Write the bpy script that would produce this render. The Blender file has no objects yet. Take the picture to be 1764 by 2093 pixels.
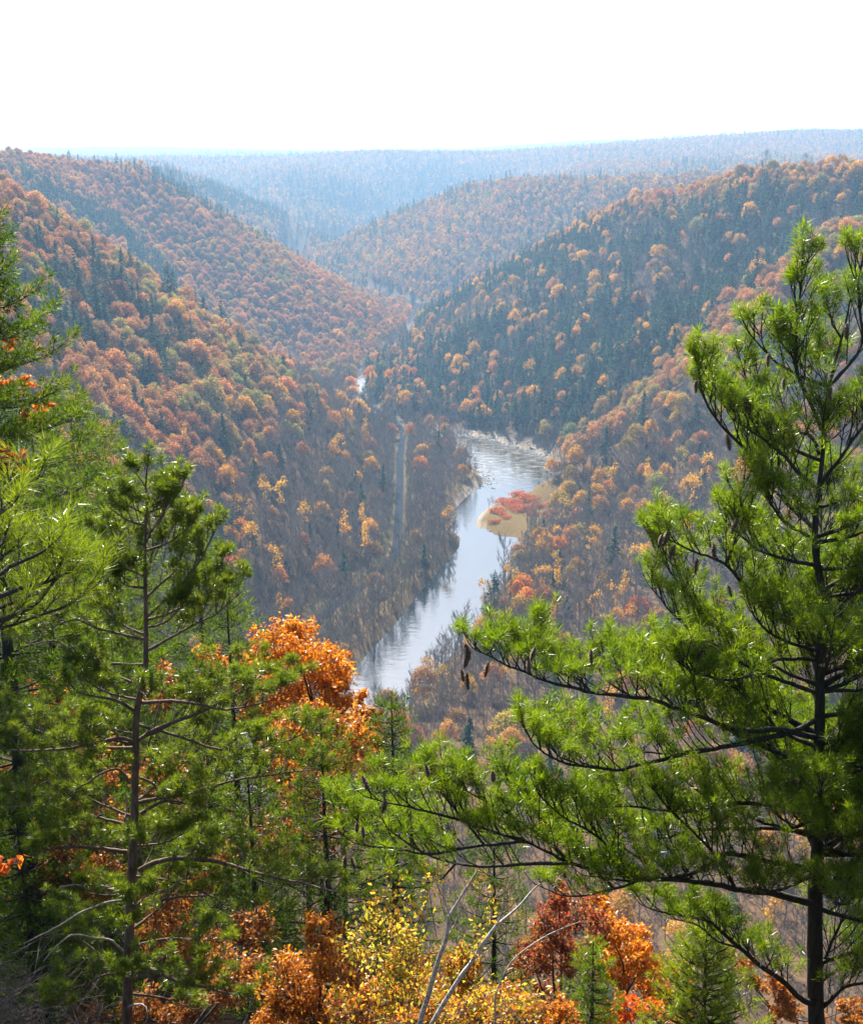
import bpy, math, random
import numpy as np
from mathutils import Vector, Matrix, Quaternion

SC = bpy.context.scene
COL = SC.collection
rng = np.random.default_rng(7)
random.seed(7)

# ------------------------------------------------------------------ camera
H = 200.0                              # eye height above the river
FPX = 2526.0                           # focal length in pixels of a picture 1764 wide
PITCH = math.atan((1046.5 - 310) / FPX)
cam = bpy.data.cameras.new('camera'); CAM = bpy.data.objects.new('camera', cam); COL.objects.link(CAM)
cam.sensor_fit = 'VERTICAL'; cam.angle = 2 * math.atan(1046.5 / FPX)
CAM.location = (0, 0, H); CAM.rotation_euler = (math.pi / 2 - PITCH, 0, 0)
cam.clip_start = .1; cam.clip_end = 40000
cam.dof.use_dof = True; cam.dof.focus_distance = 9.5; cam.dof.aperture_fstop = 5.6
SC.camera = CAM

# ------------------------------------------------------------------ sky, sun, exposure
SUN_AZ, SUN_EL = -14.0, 41.0           # degrees left of the view, above the horizon
world = bpy.data.worlds.new('World'); SC.world = world; world.use_nodes = True
nt = world.node_tree; nt.nodes.clear()
sky = nt.nodes.new('ShaderNodeTexSky'); sky.sky_type = 'NISHITA'; sky.sun_disc = False
sky.sun_elevation = math.radians(SUN_EL); sky.sun_rotation = math.radians(SUN_AZ)
sky.altitude = 300; sky.air_density = 1.0; sky.dust_density = 2.0; sky.ozone_density = 1.0
bg = nt.nodes.new('ShaderNodeBackground'); bg.inputs['Strength'].default_value = 0.07
wo = nt.nodes.new('ShaderNodeOutputWorld')
nt.links.new(sky.outputs[0], bg.inputs[0]); nt.links.new(bg.outputs[0], wo.inputs[0])
sl = bpy.data.lights.new('sun', 'SUN'); sl.energy = 5.0; sl.angle = math.radians(.53); sl.color = (1, .94, .84)
SUN = bpy.data.objects.new('sun', sl); COL.objects.link(SUN)
az, el = math.radians(SUN_AZ), math.radians(SUN_EL)
sdir = Vector((math.sin(az) * math.cos(el), math.cos(az) * math.cos(el), math.sin(el)))
SUN.rotation_euler = sdir.to_track_quat('Z', 'Y').to_euler()
SC.view_settings.view_transform = 'Standard'; SC.view_settings.look = 'None'
SC.view_settings.gamma = 1; SC.view_settings.use_curve_mapping = False
SC.view_settings.exposure = 1.72
SC.render.engine = 'CYCLES'
SC.cycles.max_bounces = 6; SC.cycles.diffuse_bounces = 2; SC.cycles.glossy_bounces = 2
SC.cycles.transmission_bounces = 3; SC.cycles.volume_bounces = 0; SC.cycles.transparent_max_bounces = 4
SC.cycles.use_denoising = True
SC.cycles.sample_clamp_indirect = 6

# ------------------------------------------------------------------ helpers
def tag(o, label=None, cat=None, group=None, kind=None):
    if label: o['label'] = label
    if cat: o['category'] = cat
    if group: o['group'] = group
    if kind: o['kind'] = kind
    return o
def link(o, parent=None):
    COL.objects.link(o)
    if parent is not None: o.parent = parent
    return o
def empty(name, loc=(0, 0, 0)):
    o = bpy.data.objects.new(name, None); o.location = loc; o.empty_display_size = .2
    return link(o)
def mesh(name, V, Fs, mat=None, smooth=False, attrs=None):
    """Fs: list of (n,k) index arrays; attrs: {name: (type, per-point array)}"""
    me = bpy.data.meshes.new(name)
    V = np.asarray(V, np.float32).reshape(-1, 3)
    me.vertices.add(len(V)); me.vertices.foreach_set('co', V.ravel())
    Fs = [np.asarray(f, np.int32) for f in (Fs if isinstance(Fs, list) else [Fs]) if len(f)]
    nl = sum(f.size for f in Fs); npoly = sum(len(f) for f in Fs)
    me.loops.add(nl); me.polygons.add(npoly)
    me.loops.foreach_set('vertex_index', np.concatenate([f.ravel() for f in Fs]))
    tot = np.concatenate([np.full(len(f), f.shape[1], np.int32) for f in Fs])
    st = np.concatenate([[0], np.cumsum(tot)[:-1]]).astype(np.int32)
    me.polygons.foreach_set('loop_start', st)
    if smooth: me.polygons.foreach_set('use_smooth', np.ones(npoly, bool))
    for k, (ty, arr) in (attrs or {}).items():
        at_ = me.attributes.new(k, ty, 'POINT')
        arr = np.asarray(arr, np.float32)
        at_.data.foreach_set('color' if ty == 'FLOAT_COLOR' else 'vector' if ty == 'FLOAT_VECTOR' else 'value', arr.ravel())
    me.update(calc_edges=True)
    if mat: me.materials.append(mat)
    return me
def obj(name, me, parent=None, loc=None):
    o = bpy.data.objects.new(name, me)
    if loc is not None: o.location = loc
    return link(o, parent)
def at(u, v, y):
    """point at forward distance y seen at picture point (u, v)"""
    dx = (u - 882) / FPX; dz = (1046.5 - v) / FPX
    c, s = math.cos(PITCH), math.sin(PITCH)
    r = np.array([dx, c + dz * s, -s + dz * c])
    return r * (y / r[1]) + np.array([0, 0, H])

# ------------------------------------------------------------------ materials
def new_mat(name):
    m = bpy.data.materials.new(name); m.use_nodes = True
    m.node_tree.nodes.clear()
    return m, m.node_tree.nodes, m.node_tree.links
def nd(N, t, **kw):
    n = N.new(t)
    for k, v in kw.items():
        if k in n.bl_rna.properties: setattr(n, k, v)
        else: n.inputs[k].default_value = v
    return n
def ramp(N, stops):
    r = N.new('ShaderNodeValToRGB')
    e = r.color_ramp.elements
    while len(e) < len(stops): e.new(.5)
    for i, (p, c) in enumerate(stops):
        e[i].position = p; e[i].color = (*c, 1)
    return r
def leaf_shader(N, L, color_socket, rough, spec, trans, tcol=(1, 1, 1), tgain=1.0):
    p = nd(N, 'ShaderNodeBsdfPrincipled', Roughness=rough); p.inputs['Specular IOR Level'].default_value = spec
    t = N.new('ShaderNodeBsdfTranslucent')
    mul = N.new('ShaderNodeMix'); mul.data_type = 'RGBA'; mul.blend_type = 'MULTIPLY'; mul.inputs[0].default_value = 1
    L.new(color_socket, mul.inputs[6]); mul.inputs[7].default_value = (*[x * tgain for x in tcol], 1)
    L.new(color_socket, p.inputs['Base Color']); L.new(mul.outputs[2], t.inputs['Color'])
    mx = N.new('ShaderNodeMixShader'); mx.inputs[0].default_value = trans
    L.new(p.outputs[0], mx.inputs[1]); L.new(t.outputs[0], mx.inputs[2])
    o = N.new('ShaderNodeOutputMaterial'); L.new(mx.outputs[0], o.inputs[0])
def needle_mat(name, dark, light, rough=.34, trans=.5, scale=1.2, spec=.5):
    m, N, L = new_mat(name)
    a = nd(N, 'ShaderNodeAttribute', attribute_name='var')
    g = N.new('ShaderNodeNewGeometry')
    no = nd(N, 'ShaderNodeTexNoise', Scale=scale, Detail=2.0)
    L.new(g.outputs['Position'], no.inputs['Vector'])
    ad = nd(N, 'ShaderNodeMath', operation='ADD'); L.new(a.outputs['Fac'], ad.inputs[0]); L.new(no.outputs['Fac'], ad.inputs[1])
    hf = nd(N, 'ShaderNodeMath', operation='MULTIPLY'); L.new(ad.outputs[0], hf.inputs[0]); hf.inputs[1].default_value = .5
    r = ramp(N, [(.18, dark), (.5, [(x + y) / 2 for x, y in zip(dark, light)]), (.82, light)])
    L.new(hf.outputs[0], r.inputs[0])
    leaf_shader(N, L, r.outputs[0], rough, spec, trans, (1.0, 1.0, .30), 1.95)
    return m
def colour_leaf_mat(name, rough=.36, trans=.5, spec=.35):
    m, N, L = new_mat(name)
    a = nd(N, 'ShaderNodeAttribute', attribute_name='leaf_colour')
    leaf_shader(N, L, a.outputs['Color'], rough, spec, trans, (1, .9, .6), 1.6)
    return m
def crown_mat(name, trans=.38):
    m, N, L = new_mat(name)
    a = nd(N, 'ShaderNodeAttribute', attribute_type='INSTANCER', attribute_name='tint')
    v = nd(N, 'ShaderNodeAttribute', attribute_name='var')
    mul = N.new('ShaderNodeMix'); mul.data_type = 'RGBA'; mul.blend_type = 'MULTIPLY'; mul.inputs[0].default_value = 1
    L.new(a.outputs['Color'], mul.inputs[6]); L.new(v.outputs['Color'], mul.inputs[7])
    leaf_shader(N, L, mul.outputs[2], .8, .04, trans, (1, .92, .7), 1.3)
    return m
def bark_mat(name, c1, c2, scale=30, rough=.85, bump=.5, stretch=.25, moss=None):
    m, N, L = new_mat(name)
    tc = N.new('ShaderNodeTexCoord'); mp = N.new('ShaderNodeMapping'); mp.inputs['Scale'].default_value = (1, 1, stretch)
    L.new(tc.outputs['Object'], mp.inputs[0])
    n1 = nd(N, 'ShaderNodeTexNoise', Scale=scale, Detail=6.0, Roughness=.65); L.new(mp.outputs[0], n1.inputs['Vector'])
    vo = nd(N, 'ShaderNodeTexVoronoi', Scale=scale * 1.3); vo.feature = 'DISTANCE_TO_EDGE'; L.new(mp.outputs[0], vo.inputs['Vector'])
    r = ramp(N, [(.3, c1), (.7, c2)]); L.new(n1.outputs['Fac'], r.inputs[0])
    ad = nd(N, 'ShaderNodeMath', operation='ADD'); L.new(n1.outputs['Fac'], ad.inputs[0]); L.new(vo.outputs['Distance'], ad.inputs[1])
    b = nd(N, 'ShaderNodeBump', Strength=bump, Distance=.01); L.new(ad.outputs[0], b.inputs['Height'])
    p = nd(N, 'ShaderNodeBsdfPrincipled', Roughness=rough); p.inputs['Specular IOR Level'].default_value = .2
    L.new(r.outputs[0], p.inputs['Base Color']); L.new(b.outputs[0], p.inputs['Normal'])
    o = N.new('ShaderNodeOutputMaterial'); L.new(p.outputs[0], o.inputs[0])
    return m
M = {}
M['white_pine'] = needle_mat('white_pine_needles', (.038, .080, .006), (.170, .225, .012))
M['red_pine'] = needle_mat('red_pine_needles', (.030, .060, .007), (.145, .180, .015))
M['near_pine'] = needle_mat('near_pine_needles', (.050, .090, .008), (.190, .225, .014))
M['dark_pine'] = needle_mat('dark_pine_needles', (.020, .052, .007), (.095, .135, .012), .5, .45, 1.2, .12)
M['hemlock'] = needle_mat('hemlock_needles', (.026, .058, .008), (.110, .140, .012), .5, .45, 1.2, .12)
M['leaf'] = colour_leaf_mat('autumn_leaf')
M['crown'] = crown_mat('tree_crown')
M['bark_white_pine'] = bark_mat('white_pine_bark', (.018, .016, .013), (.060, .055, .042))
M['bark_red_pine'] = bark_mat('red_pine_bark', (.060, .038, .028), (.190, .135, .105), 34)
M['dead_wood'] = bark_mat('dead_wood', (.16, .13, .11), (.42, .37, .32), 40, .8, .3)
M['bark_birch'] = bark_mat('birch_bark', (.16, .14, .125), (.80, .77, .72), 26, .6, .25, 1.6)
M['bark_grey'] = bark_mat('grey_bark', (.040, .034, .030), (.13, .115, .10), 20)
M['brush'] = bark_mat('brush_twigs', (.07, .052, .042), (.20, .16, .135), 40, .85, .3)
M['cone'] = bark_mat('cone_scale', (.045, .028, .018), (.17, .105, .065), 60, .7, .2, 1)

# ------------------------------------------------------------------ terrain
RIVER=[(-210,180,14),(-150,260,14),(-100,330,14),(-55,390,14),(-20,436,11.5),(-11,470,13),(0,501,14),(10,540,14),(19,572,14),(30,605,15),(32,628,12),(17,655,3),(21,690,4.5),(37,722,11),(55,750,19),(56,790,24),(49,825,25),(37,860,16),(22,882,10),(-2,905,5),(-40,960,2),(-62,1040,2),(-66,1120,2),(-62,1200,2),(-50,1270,4),(-36,1320,13),(-29,1385,12),(-26,1440,3),(-22,1540,5),(-5,1610,15),(-20,1700,15),(-90,1850,15),(-190,2000,16),(-250,2200,16),(-260,2450,16),(-160,2700,16),(-40,3000,16),(60,3400,14)]
TRAIL=[(-70,440),(-58,480),(-43,522),(-30,552),(-21,580),(-18.5,600),(-18,640),(-19,700),(-20,760),(-21,800),(-21,840),(-24,900),(-60,1000)]
SPURS=[
 # near left wall and its spur
 ([(-560,-200,200),(-460,150,200),(-375,400,203),(-322,600,203),(-272,780,182),(-250,830,149),(-215,860,112),(-190,880,86),(-150,920,48),(-93,960,6),(-41,1000,-34)],.74),
 # second left hill
 ([(-1400,700,200),(-900,900,192),(-520,1080,180),(-470,1300,196),(-414,1450,191),(-344,1480,184),(-296,1510,150),(-237,1530,114),(-157,1540,61),(-85,1520,24),(-48,1490,-8)],.60),
 # right spur with the conifers
 ([(-10,1550,-10),(68,1480,54),(118,1400,88),(162,1320,123),(200,1280,145),(238,1200,165),(301,1100,181),(352,1050,185),(600,1020,193),(1400,1000,200)],.60),
 # near right wall
 ([(77,800,-16),(83,780,16),(120,775,58),(182,790,88),(232,815,116),(264,835,141),(305,850,152),(420,860,180),(1200,700,205)],.62),
 ([(300,800,135),(235,660,70),(195,540,50),(160,440,28),(100,360,4)],.5),
 ([(560,500,190),(330,420,120),(300,300,90)],.5),
 ([(520,200,200),(300,60,200),(60,-60,202),(-60,-60,202),(-250,-80,205)],.86),
 # third right spur
 ([(-215,2200,0),(-121,2200,61),(-27,2200,113),(56,2150,143),(166,2000,161),(303,1900,164),(492,1800,175),(1500,1700,195)],.5),
 # ridges folding in behind it
 ([(-1200,2000,196),(-640,2180,190),(-500,2290,176),(-400,2400,140),(-310,2480,92),(-230,2540,40)],.55),
 ([(-60,2860,40),(40,2800,92),(150,2740,130),(300,2640,156),(520,2560,172),(1400,2400,196)],.5),
]
def hash_noise(x,y,seed=0):
    xi=np.floor(x).astype(np.int64); yi=np.floor(y).astype(np.int64)
    fx=x-xi; fy=y-yi; fx=fx*fx*(3-2*fx); fy=fy*fy*(3-2*fy)
    def h(a,b):
        n=(a*374761393+b*668265263+seed*1442695041)&0x7fffffff
        n=((n^(n>>13))*1274126177)&0x7fffffff
        n=n^(n>>16)
        return (n&0xffff)/65535.0
    return (h(xi,yi)*(1-fx)+h(xi+1,yi)*fx)*(1-fy)+(h(xi,yi+1)*(1-fx)+h(xi+1,yi+1)*fx)*fy
def fbm(x,y,s,seed=0,o=4):
    v=0;a=1;t=0
    for i in range(o):
        v=v+a*(hash_noise(x/s,y/s,seed+i)-.5); t+=a; a*=.5; s*=.5
    return v/t*2
def seg_dist(x,y,pts):
    """distance to a polyline and the interpolated third value"""
    d=np.full(x.shape,1e9); w=np.zeros(x.shape)
    for a,b in zip(pts[:-1],pts[1:]):
        ax,ay=a[:2]; bx,by=b[:2]; dx,dy=bx-ax,by-ay
        t=np.clip(((x-ax)*dx+(y-ay)*dy)/(dx*dx+dy*dy),0,1)
        dd=np.hypot(x-ax-t*dx,y-ay-t*dy)
        v=(a[2]+(b[2]-a[2])*t) if len(a)>2 else 0*t
        m=dd<d; d=np.where(m,dd,d); w=np.where(m,v,w)
    return d,w
def tent(x,y,pts,k):
    z=np.full(x.shape,-1e9)
    for a,b in zip(pts[:-1],pts[1:]):
        ax,ay,az=a; bx,by,bz=b; dx,dy=bx-ax,by-ay
        t=np.clip(((x-ax)*dx+(y-ay)*dy)/(dx*dx+dy*dy),0,1)
        d=np.hypot(x-ax-t*dx,y-ay-t*dy)
        zz=az+(bz-az)*t-k*np.sqrt(d*d+4*4)+k*4
        z=np.maximum(z,zz)
    return z
def height(x,y):
    x=np.asarray(x,float); y=np.asarray(y,float)
    wx=fbm(x,y,140,3,3)*8; wy=fbm(x,y,140,9,3)*8
    f=np.clip((y-150)/300,0,1)
    X=x+wx*f; Y=y+wy*f
    z=np.full(x.shape,-60.)
    for pts,k in SPURS:
        t=tent(X,Y,pts,k)
        m=np.maximum(z,t); n=np.minimum(z,t)
        z=m+4*np.exp(-(m-n)/6.)
    # far plateau
    dist=np.hypot(x,y)
    rise=np.interp(y,[2200,2620,2850,3800,8000,10500,14000],[-40,150,178,185,184,215,215])+fbm(x,y,2600,88,2)*62*np.clip((y-7500)/2500,0,1)
    valley,_=seg_dist(x,y,RIVER)
    back=rise+fbm(x,y,1500,91,2)*15*np.clip((y-2700)/600,0,1)+fbm(x,y,620,5,4)*16*np.clip((y-2200)/600,0,1)-85*np.clip(1-np.abs(fbm(x,y,900,66,3))*3.2,0,1)**1.5*np.clip((y-2250)/500,0,1)*np.clip(1-(x-150)/500,.0,1)*np.clip((3900-y)/700,.1,1)-np.clip(1-valley/380,0,1)**1.3*150*np.clip((y-2300)/300,0,1)*np.clip((4000-y)/500,0,1)
    back=back+np.clip((x-250)/900,0,1)*np.clip((y-3200)/500,0,1)*62
    m=np.maximum(z,back);n=np.minimum(z,back); z=m+5*np.exp(-(m-n)/8.)
    # ground under the overlook
    k=np.interp(x/np.maximum(y,4.),[-.35,-.05,.12],[.76,.78,.95])
    sh=np.clip((-.10-x/np.maximum(y,8.))/.08,0,1)*np.clip((y-14)/25,0,1)
    near=H-1.9-k*np.clip(y-1.5,0,60)-.98*np.clip(y-61.5,0,400)
    near=near*(1-sh)+np.maximum(near,H-3.5-.60*np.clip(y-1.5,0,170)-1.2*np.clip(y-171,0,400))*sh
    near=near+fbm(x,y,12,21,3)*np.clip(y/30,0,1)*1.2
    w=np.clip((y-60)/120,0,1); w=w*w*(3-2*w)
    inz=(np.abs(x)<260)
    nb=np.clip((np.abs(x)-60)/140,0,1)
    zz=np.where(y<240,near*(1-nb)+z*nb,z)
    z=np.where(y<60,zz,np.where(sh>0,np.maximum(z,zz),zz*(1-w)+np.maximum(z*0+(-60),z)*w))
    # valley floor and river bed
    floor=3.0+np.clip(valley-20,0,200)*.03
    m=np.maximum(z,floor);n=np.minimum(z,floor); z=m+2*np.exp(-(m-n)/4.)
    td,_=seg_dist(x,y,TRAIL)
    g=np.clip((td-5)/22,0,1); g=g*g*(3-2*g)
    z=np.where(y<1010,z*g+4.2*(1-g),z)
    rd,rw=seg_dist(x,y,RIVER)
    bank=np.clip((rd-rw)/9.,0,1)
    bank=bank*bank*(3-2*bank)
    inr=(y<3500)
    z=np.where(y<1150,np.minimum(z,3.2+.75*np.clip(rd-rw-4,0,400)),z)
    z=np.where(y<1010,np.minimum(z,4.2+.8*np.clip(td-5,0,400)),z)
    z=np.where(inr,z*bank+(-1.6)*(1-bank),z)
    z=z+np.where(y>1200,fbm(x,y,160,31,3)*9*np.clip((z-20)/60,0,1),0)
    return z
def smooth_line(pts, n=6):
    P = np.array(pts, float); out = []
    for i in range(len(P) - 1):
        p0, p1, p2, p3 = P[max(i - 1, 0)], P[i], P[i + 1], P[min(i + 2, len(P) - 1)]
        for t in np.linspace(0, 1, n, endpoint=False):
            out.append(.5 * (2 * p1 + (p2 - p0) * t + (2 * p0 - 5 * p1 + 4 * p2 - p3) * t * t + (3 * p1 - p0 - 3 * p2 + p3) * t ** 3))
    out.append(P[-1]); return np.array(out)
NR, NC = 330, 361
YP = np.geomspace(20, 14060, NR); sg = np.linspace(-1, 1, NC); TT = 1.2 * sg * (.5 + .5 * sg * sg)
GX = YP[:, None] * TT[None, :]; GY = np.repeat((YP - 60)[:, None], NC, 1)
GZ = height(GX, GY)
lnr = math.log(14060 / 20) / (NR - 1)
SG_F = np.linspace(-1, 1, 20001); T_F = 1.2 * SG_F * (.5 + .5 * SG_F * SG_F)
def gz(x, y):
    """ground height, read off the terrain grid"""
    x = np.asarray(x, float); y = np.asarray(y, float)
    yp = np.maximum(y + 60, 20.001)
    r = np.clip(np.log(yp / 20) / lnr, 0, NR - 1.001)
    c = np.clip((np.interp(x / yp, T_F, SG_F) + 1) / 2 * (NC - 1), 0, NC - 1.001)
    i = r.astype(int); j = c.astype(int); a = r - i; b = c - j
    return (GZ[i, j] * (1 - b) + GZ[i, j + 1] * b) * (1 - a) + (GZ[i + 1, j] * (1 - b) + GZ[i + 1, j + 1] * b) * a
def in_poly(x, y, poly):
    c = np.zeros(np.shape(x), bool); n = len(poly)
    for i in range(n):
        x1, y1 = poly[i]; x2, y2 = poly[(i + 1) % n]
        t = ((y1 > y) != (y2 > y)) & (x < (x2 - x1) * (y - y1) / (y2 - y1 + 1e-9) + x1)
        c ^= t
    return c
BAR = [(26, 652), (36, 637), (46, 625), (62, 646), (76, 673), (76, 702), (64, 722), (54, 734), (44, 718), (36, 690)]
RD, RW = seg_dist(GX, GY, RIVER); TD, _ = seg_dist(GX, GY, TRAIL)
ex = RD - RW
nz = fbm(GX, GY, 22, 41, 3)
def mixc(a, b, w): return a * (1 - w[..., None]) + np.array(b) * w[..., None]
gc = np.zeros((NR, NC, 3)) + np.array([.085, .060, .040])
gc = mixc(gc, (.13, .085, .05), np.clip(.5 + nz, 0, 1) * .7)
gc = mixc(gc, (.17, .14, .06), np.clip(1 - np.abs(ex - 12) / 9, 0, 1) * np.clip(.4 + nz, 0, 1) * (GY < 930) * (GZ < 6) * .8)
gc = mixc(gc, (.30, .27, .23), np.clip((9 - ex) / 4, 0, 1) * np.clip(.75 + nz * .6, 0, 1) * (GY > 640) * (GY < 930) * (GZ < 4))
gc = mixc(gc, (.10, .085, .06), np.clip((7 - ex) / 3, 0, 1) * ((GY <= 640) | (GY >= 930)))
gc = mixc(gc, (.125, .092, .036), in_poly(GX, GY, BAR) * np.clip(.8 + nz, 0, 1))
gc = mixc(gc, (.035, .026, .018), np.clip((150 - GY) / 60, 0, 1))  # ground close below the overlook darkened in colour to stand for deep shade
gc = mixc(gc, (.06, .075, .03), np.clip(1 - np.abs(TD - 6) / 4, 0, 1) * .8)
idx = np.arange(NR * NC).reshape(NR, NC)
q = np.stack([idx[:-1, :-1], idx[:-1, 1:], idx[1:, 1:], idx[1:, :-1]], -1).reshape(-1, 4)
m, N, L = new_mat('forest_floor')
a = nd(N, 'ShaderNodeAttribute', attribute_name='ground_colour'); g = N.new('ShaderNodeNewGeometry')
n1 = nd(N, 'ShaderNodeTexNoise', Scale=.9, Detail=8.0, Roughness=.7); L.new(g.outputs['Position'], n1.inputs['Vector'])
r = ramp(N, [(.3, (.55, .5, .45)), (.7, (1.5, 1.4, 1.3))]); L.new(n1.outputs['Fac'], r.inputs[0])
mu = N.new('ShaderNodeMix'); mu.data_type = 'RGBA'; mu.blend_type = 'MULTIPLY'; mu.inputs[0].default_value = 1
L.new(a.outputs['Color'], mu.inputs[6]); L.new(r.outputs[0], mu.inputs[7])
b = nd(N, 'ShaderNodeBump', Strength=.6, Distance=.3); L.new(n1.outputs['Fac'], b.inputs['Height'])
p = nd(N, 'ShaderNodeBsdfPrincipled', Roughness=1.0); p.inputs['Specular IOR Level'].default_value = .02; L.new(mu.outputs[2], p.inputs['Base Color']); L.new(b.outputs[0], p.inputs['Normal'])
o = N.new('ShaderNodeOutputMaterial'); L.new(p.outputs[0], o.inputs[0])
gme = mesh('ground', np.stack([GX, GY, GZ], -1).reshape(-1, 3), q, m, True,
           {'ground_colour': ('FLOAT_COLOR', np.concatenate([gc, np.ones((NR, NC, 1))], -1).reshape(-1, 4))})
tag(obj('ground', gme), 'forested canyon slopes and valley floor under autumn trees', kind='structure')

def strip(pts, z, extra=0.0, half=None):
    P = np.array(pts); d = np.gradient(P[:, :2], axis=0); d /= np.linalg.norm(d, axis=1)[:, None]
    nrm = np.stack([-d[:, 1], d[:, 0]], -1)
    w = (P[:, 2] + extra) if half is None else np.full(len(P), half)
    A = P[:, :2] + nrm * w[:, None]; B = P[:, :2] - nrm * w[:, None]
    n = len(P); K = 6
    V = []
    for k in range(K + 1):
        XY = A + (B - A) * k / K
        V.append(np.concatenate([XY, np.full((n, 1), z)], 1))
    V = np.stack(V, 1).reshape(-1, 3)
    id_ = np.arange(n * (K + 1)).reshape(n, K + 1)
    return V, np.stack([id_[:-1, :-1], id_[:-1, 1:], id_[1:, 1:], id_[1:, :-1]], -1).reshape(-1, 4)
# river: dark clear water, ripples where it runs shallow, a still pool between
m, N, L = new_mat('river_water')
g = N.new('ShaderNodeNewGeometry'); sx = N.new('ShaderNodeSeparateXYZ'); L.new(g.outputs['Position'], sx.inputs[0])
def mapr(x0, x1, y0, y1):
    k = N.new('ShaderNodeMapRange'); L.new(sx.outputs['Y'], k.inputs[0])
    for i, v in enumerate((x0, x1, y0, y1)): k.inputs[i + 1].default_value = v
    return k
lo = mapr(520, 570, 1, 0); hi = mapr(640, 690, 0, 1)
sm = nd(N, 'ShaderNodeMath', operation='ADD'); L.new(lo.outputs[0], sm.inputs[0]); L.new(hi.outputs[0], sm.inputs[1])
mp = N.new('ShaderNodeMapping'); mp.inputs['Scale'].default_value = (.35, .75, 1); L.new(g.outputs['Position'], mp.inputs[0])
n1 = nd(N, 'ShaderNodeTexNoise', Scale=.42, Detail=5.0, Roughness=.58); L.new(mp.outputs[0], n1.inputs['Vector'])
st = nd(N, 'ShaderNodeMath', operation='MULTIPLY_ADD'); L.new(sm.outputs[0], st.inputs[0]); st.inputs[1].default_value = .30; st.inputs[2].default_value = .02
b = nd(N, 'ShaderNodeBump', Distance=.5); L.new(n1.outputs['Fac'], b.inputs['Height']); L.new(st.outputs[0], b.inputs['Strength'])
p = nd(N, 'ShaderNodeBsdfPrincipled', Roughness=.06, IOR=3.2); L.new(b.outputs[0], p.inputs['Normal'])
# stones show through and foam breaks where the water is thin
n2 = nd(N, 'ShaderNodeTexNoise', Scale=.22, Detail=9.0, Roughness=.75)
mp2 = N.new('ShaderNodeMapping'); mp2.inputs['Scale'].default_value = (.5, 1.2, 1); L.new(g.outputs['Position'], mp2.inputs[0]); L.new(mp2.outputs[0], n2.inputs['Vector'])
sh = mapr(735, 775, 0, 1); sh2 = mapr(1000, 1300, 1, 0)
shm = nd(N, 'ShaderNodeMath', operation='MULTIPLY'); L.new(sh.outputs[0], shm.inputs[0]); L.new(sh2.outputs[0], shm.inputs[1])
rr = ramp(N, [(.40, (.018, .022, .022)), (.5, (.10, .09, .075)), (.60, (.22, .20, .17)), (.66, (.5, .5, .5))]); L.new(n2.outputs['Fac'], rr.inputs[0])
sp_ = nd(N, 'ShaderNodeMath', operation='MULTIPLY_ADD'); L.new(shm.outputs[0], sp_.inputs[0]); sp_.inputs[1].default_value = -.36; sp_.inputs[2].default_value = .5; L.new(sp_.outputs[0], p.inputs['Specular IOR Level'])
mx = N.new('ShaderNodeMix'); mx.data_type = 'RGBA'; L.new(shm.outputs[0], mx.inputs[0]); mx.inputs[6].default_value = (.018, .022, .022, 1)
L.new(rr.outputs[0], mx.inputs[7]); L.new(mx.outputs[2], p.inputs['Base Color'])
o = N.new('ShaderNodeOutputMaterial'); L.new(p.outputs[0], o.inputs[0])
V, Q = strip(smooth_line(RIVER), 0.0, 9)
V2, Q2 = V, Q
tag(obj('river', mesh('river', V, Q, m, True)), 'pale bright river winding along the canyon floor', kind='structure')
# the trail beside the river
m, N, L = new_mat('trail_gravel')
g = N.new('ShaderNodeNewGeometry'); n1 = nd(N, 'ShaderNodeTexNoise', Scale=.4, Detail=6.0); L.new(g.outputs['Position'], n1.inputs['Vector'])
r = ramp(N, [(.3, (.014, .018, .025)), (.7, (.028, .034, .044))]); L.new(n1.outputs['Fac'], r.inputs[0])
p = nd(N, 'ShaderNodeBsdfPrincipled', Roughness=1.0); p.inputs['Specular IOR Level'].default_value = .02; L.new(r.outputs[0], p.inputs['Base Color'])
o = N.new('ShaderNodeOutputMaterial'); L.new(p.outputs[0], o.inputs[0])
V, Q = strip([(x, y, 0) for x, y in smooth_line(TRAIL)], 4.32, 0, 2.3)
tag(obj('trail', mesh('trail', V, Q, m, True)), 'straight grey gravel trail between the slope and the river', kind='structure')
# haze
m = bpy.data.materials.new('haze_air'); m.use_nodes = True; N = m.node_tree.nodes; L = m.node_tree.links; N.clear()
pv = N.new('ShaderNodeVolumePrincipled'); pv.inputs['Color'].default_value = (.38, .66, 1, 1)
pv.inputs['Density'].default_value = 1 / 7400; pv.inputs['Anisotropy'].default_value = .25
o = N.new('ShaderNodeOutputMaterial'); L.new(pv.outputs[0], o.inputs['Volume'])
x0, x1, y0, y1, z0, z1 = -18000, 18000, -400, 14400, -3.0, 330
V = [(x, y, z) for x in (x0, x1) for y in (y0, y1) for z in (z0, z1)]
Q = [(0, 1, 3, 2), (4, 6, 7, 5), (0, 4, 5, 1), (2, 3, 7, 6), (0, 2, 6, 4), (1, 5, 7, 3)]
tag(obj('haze', mesh('haze', V, np.array(Q), m)), kind='stuff')

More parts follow.
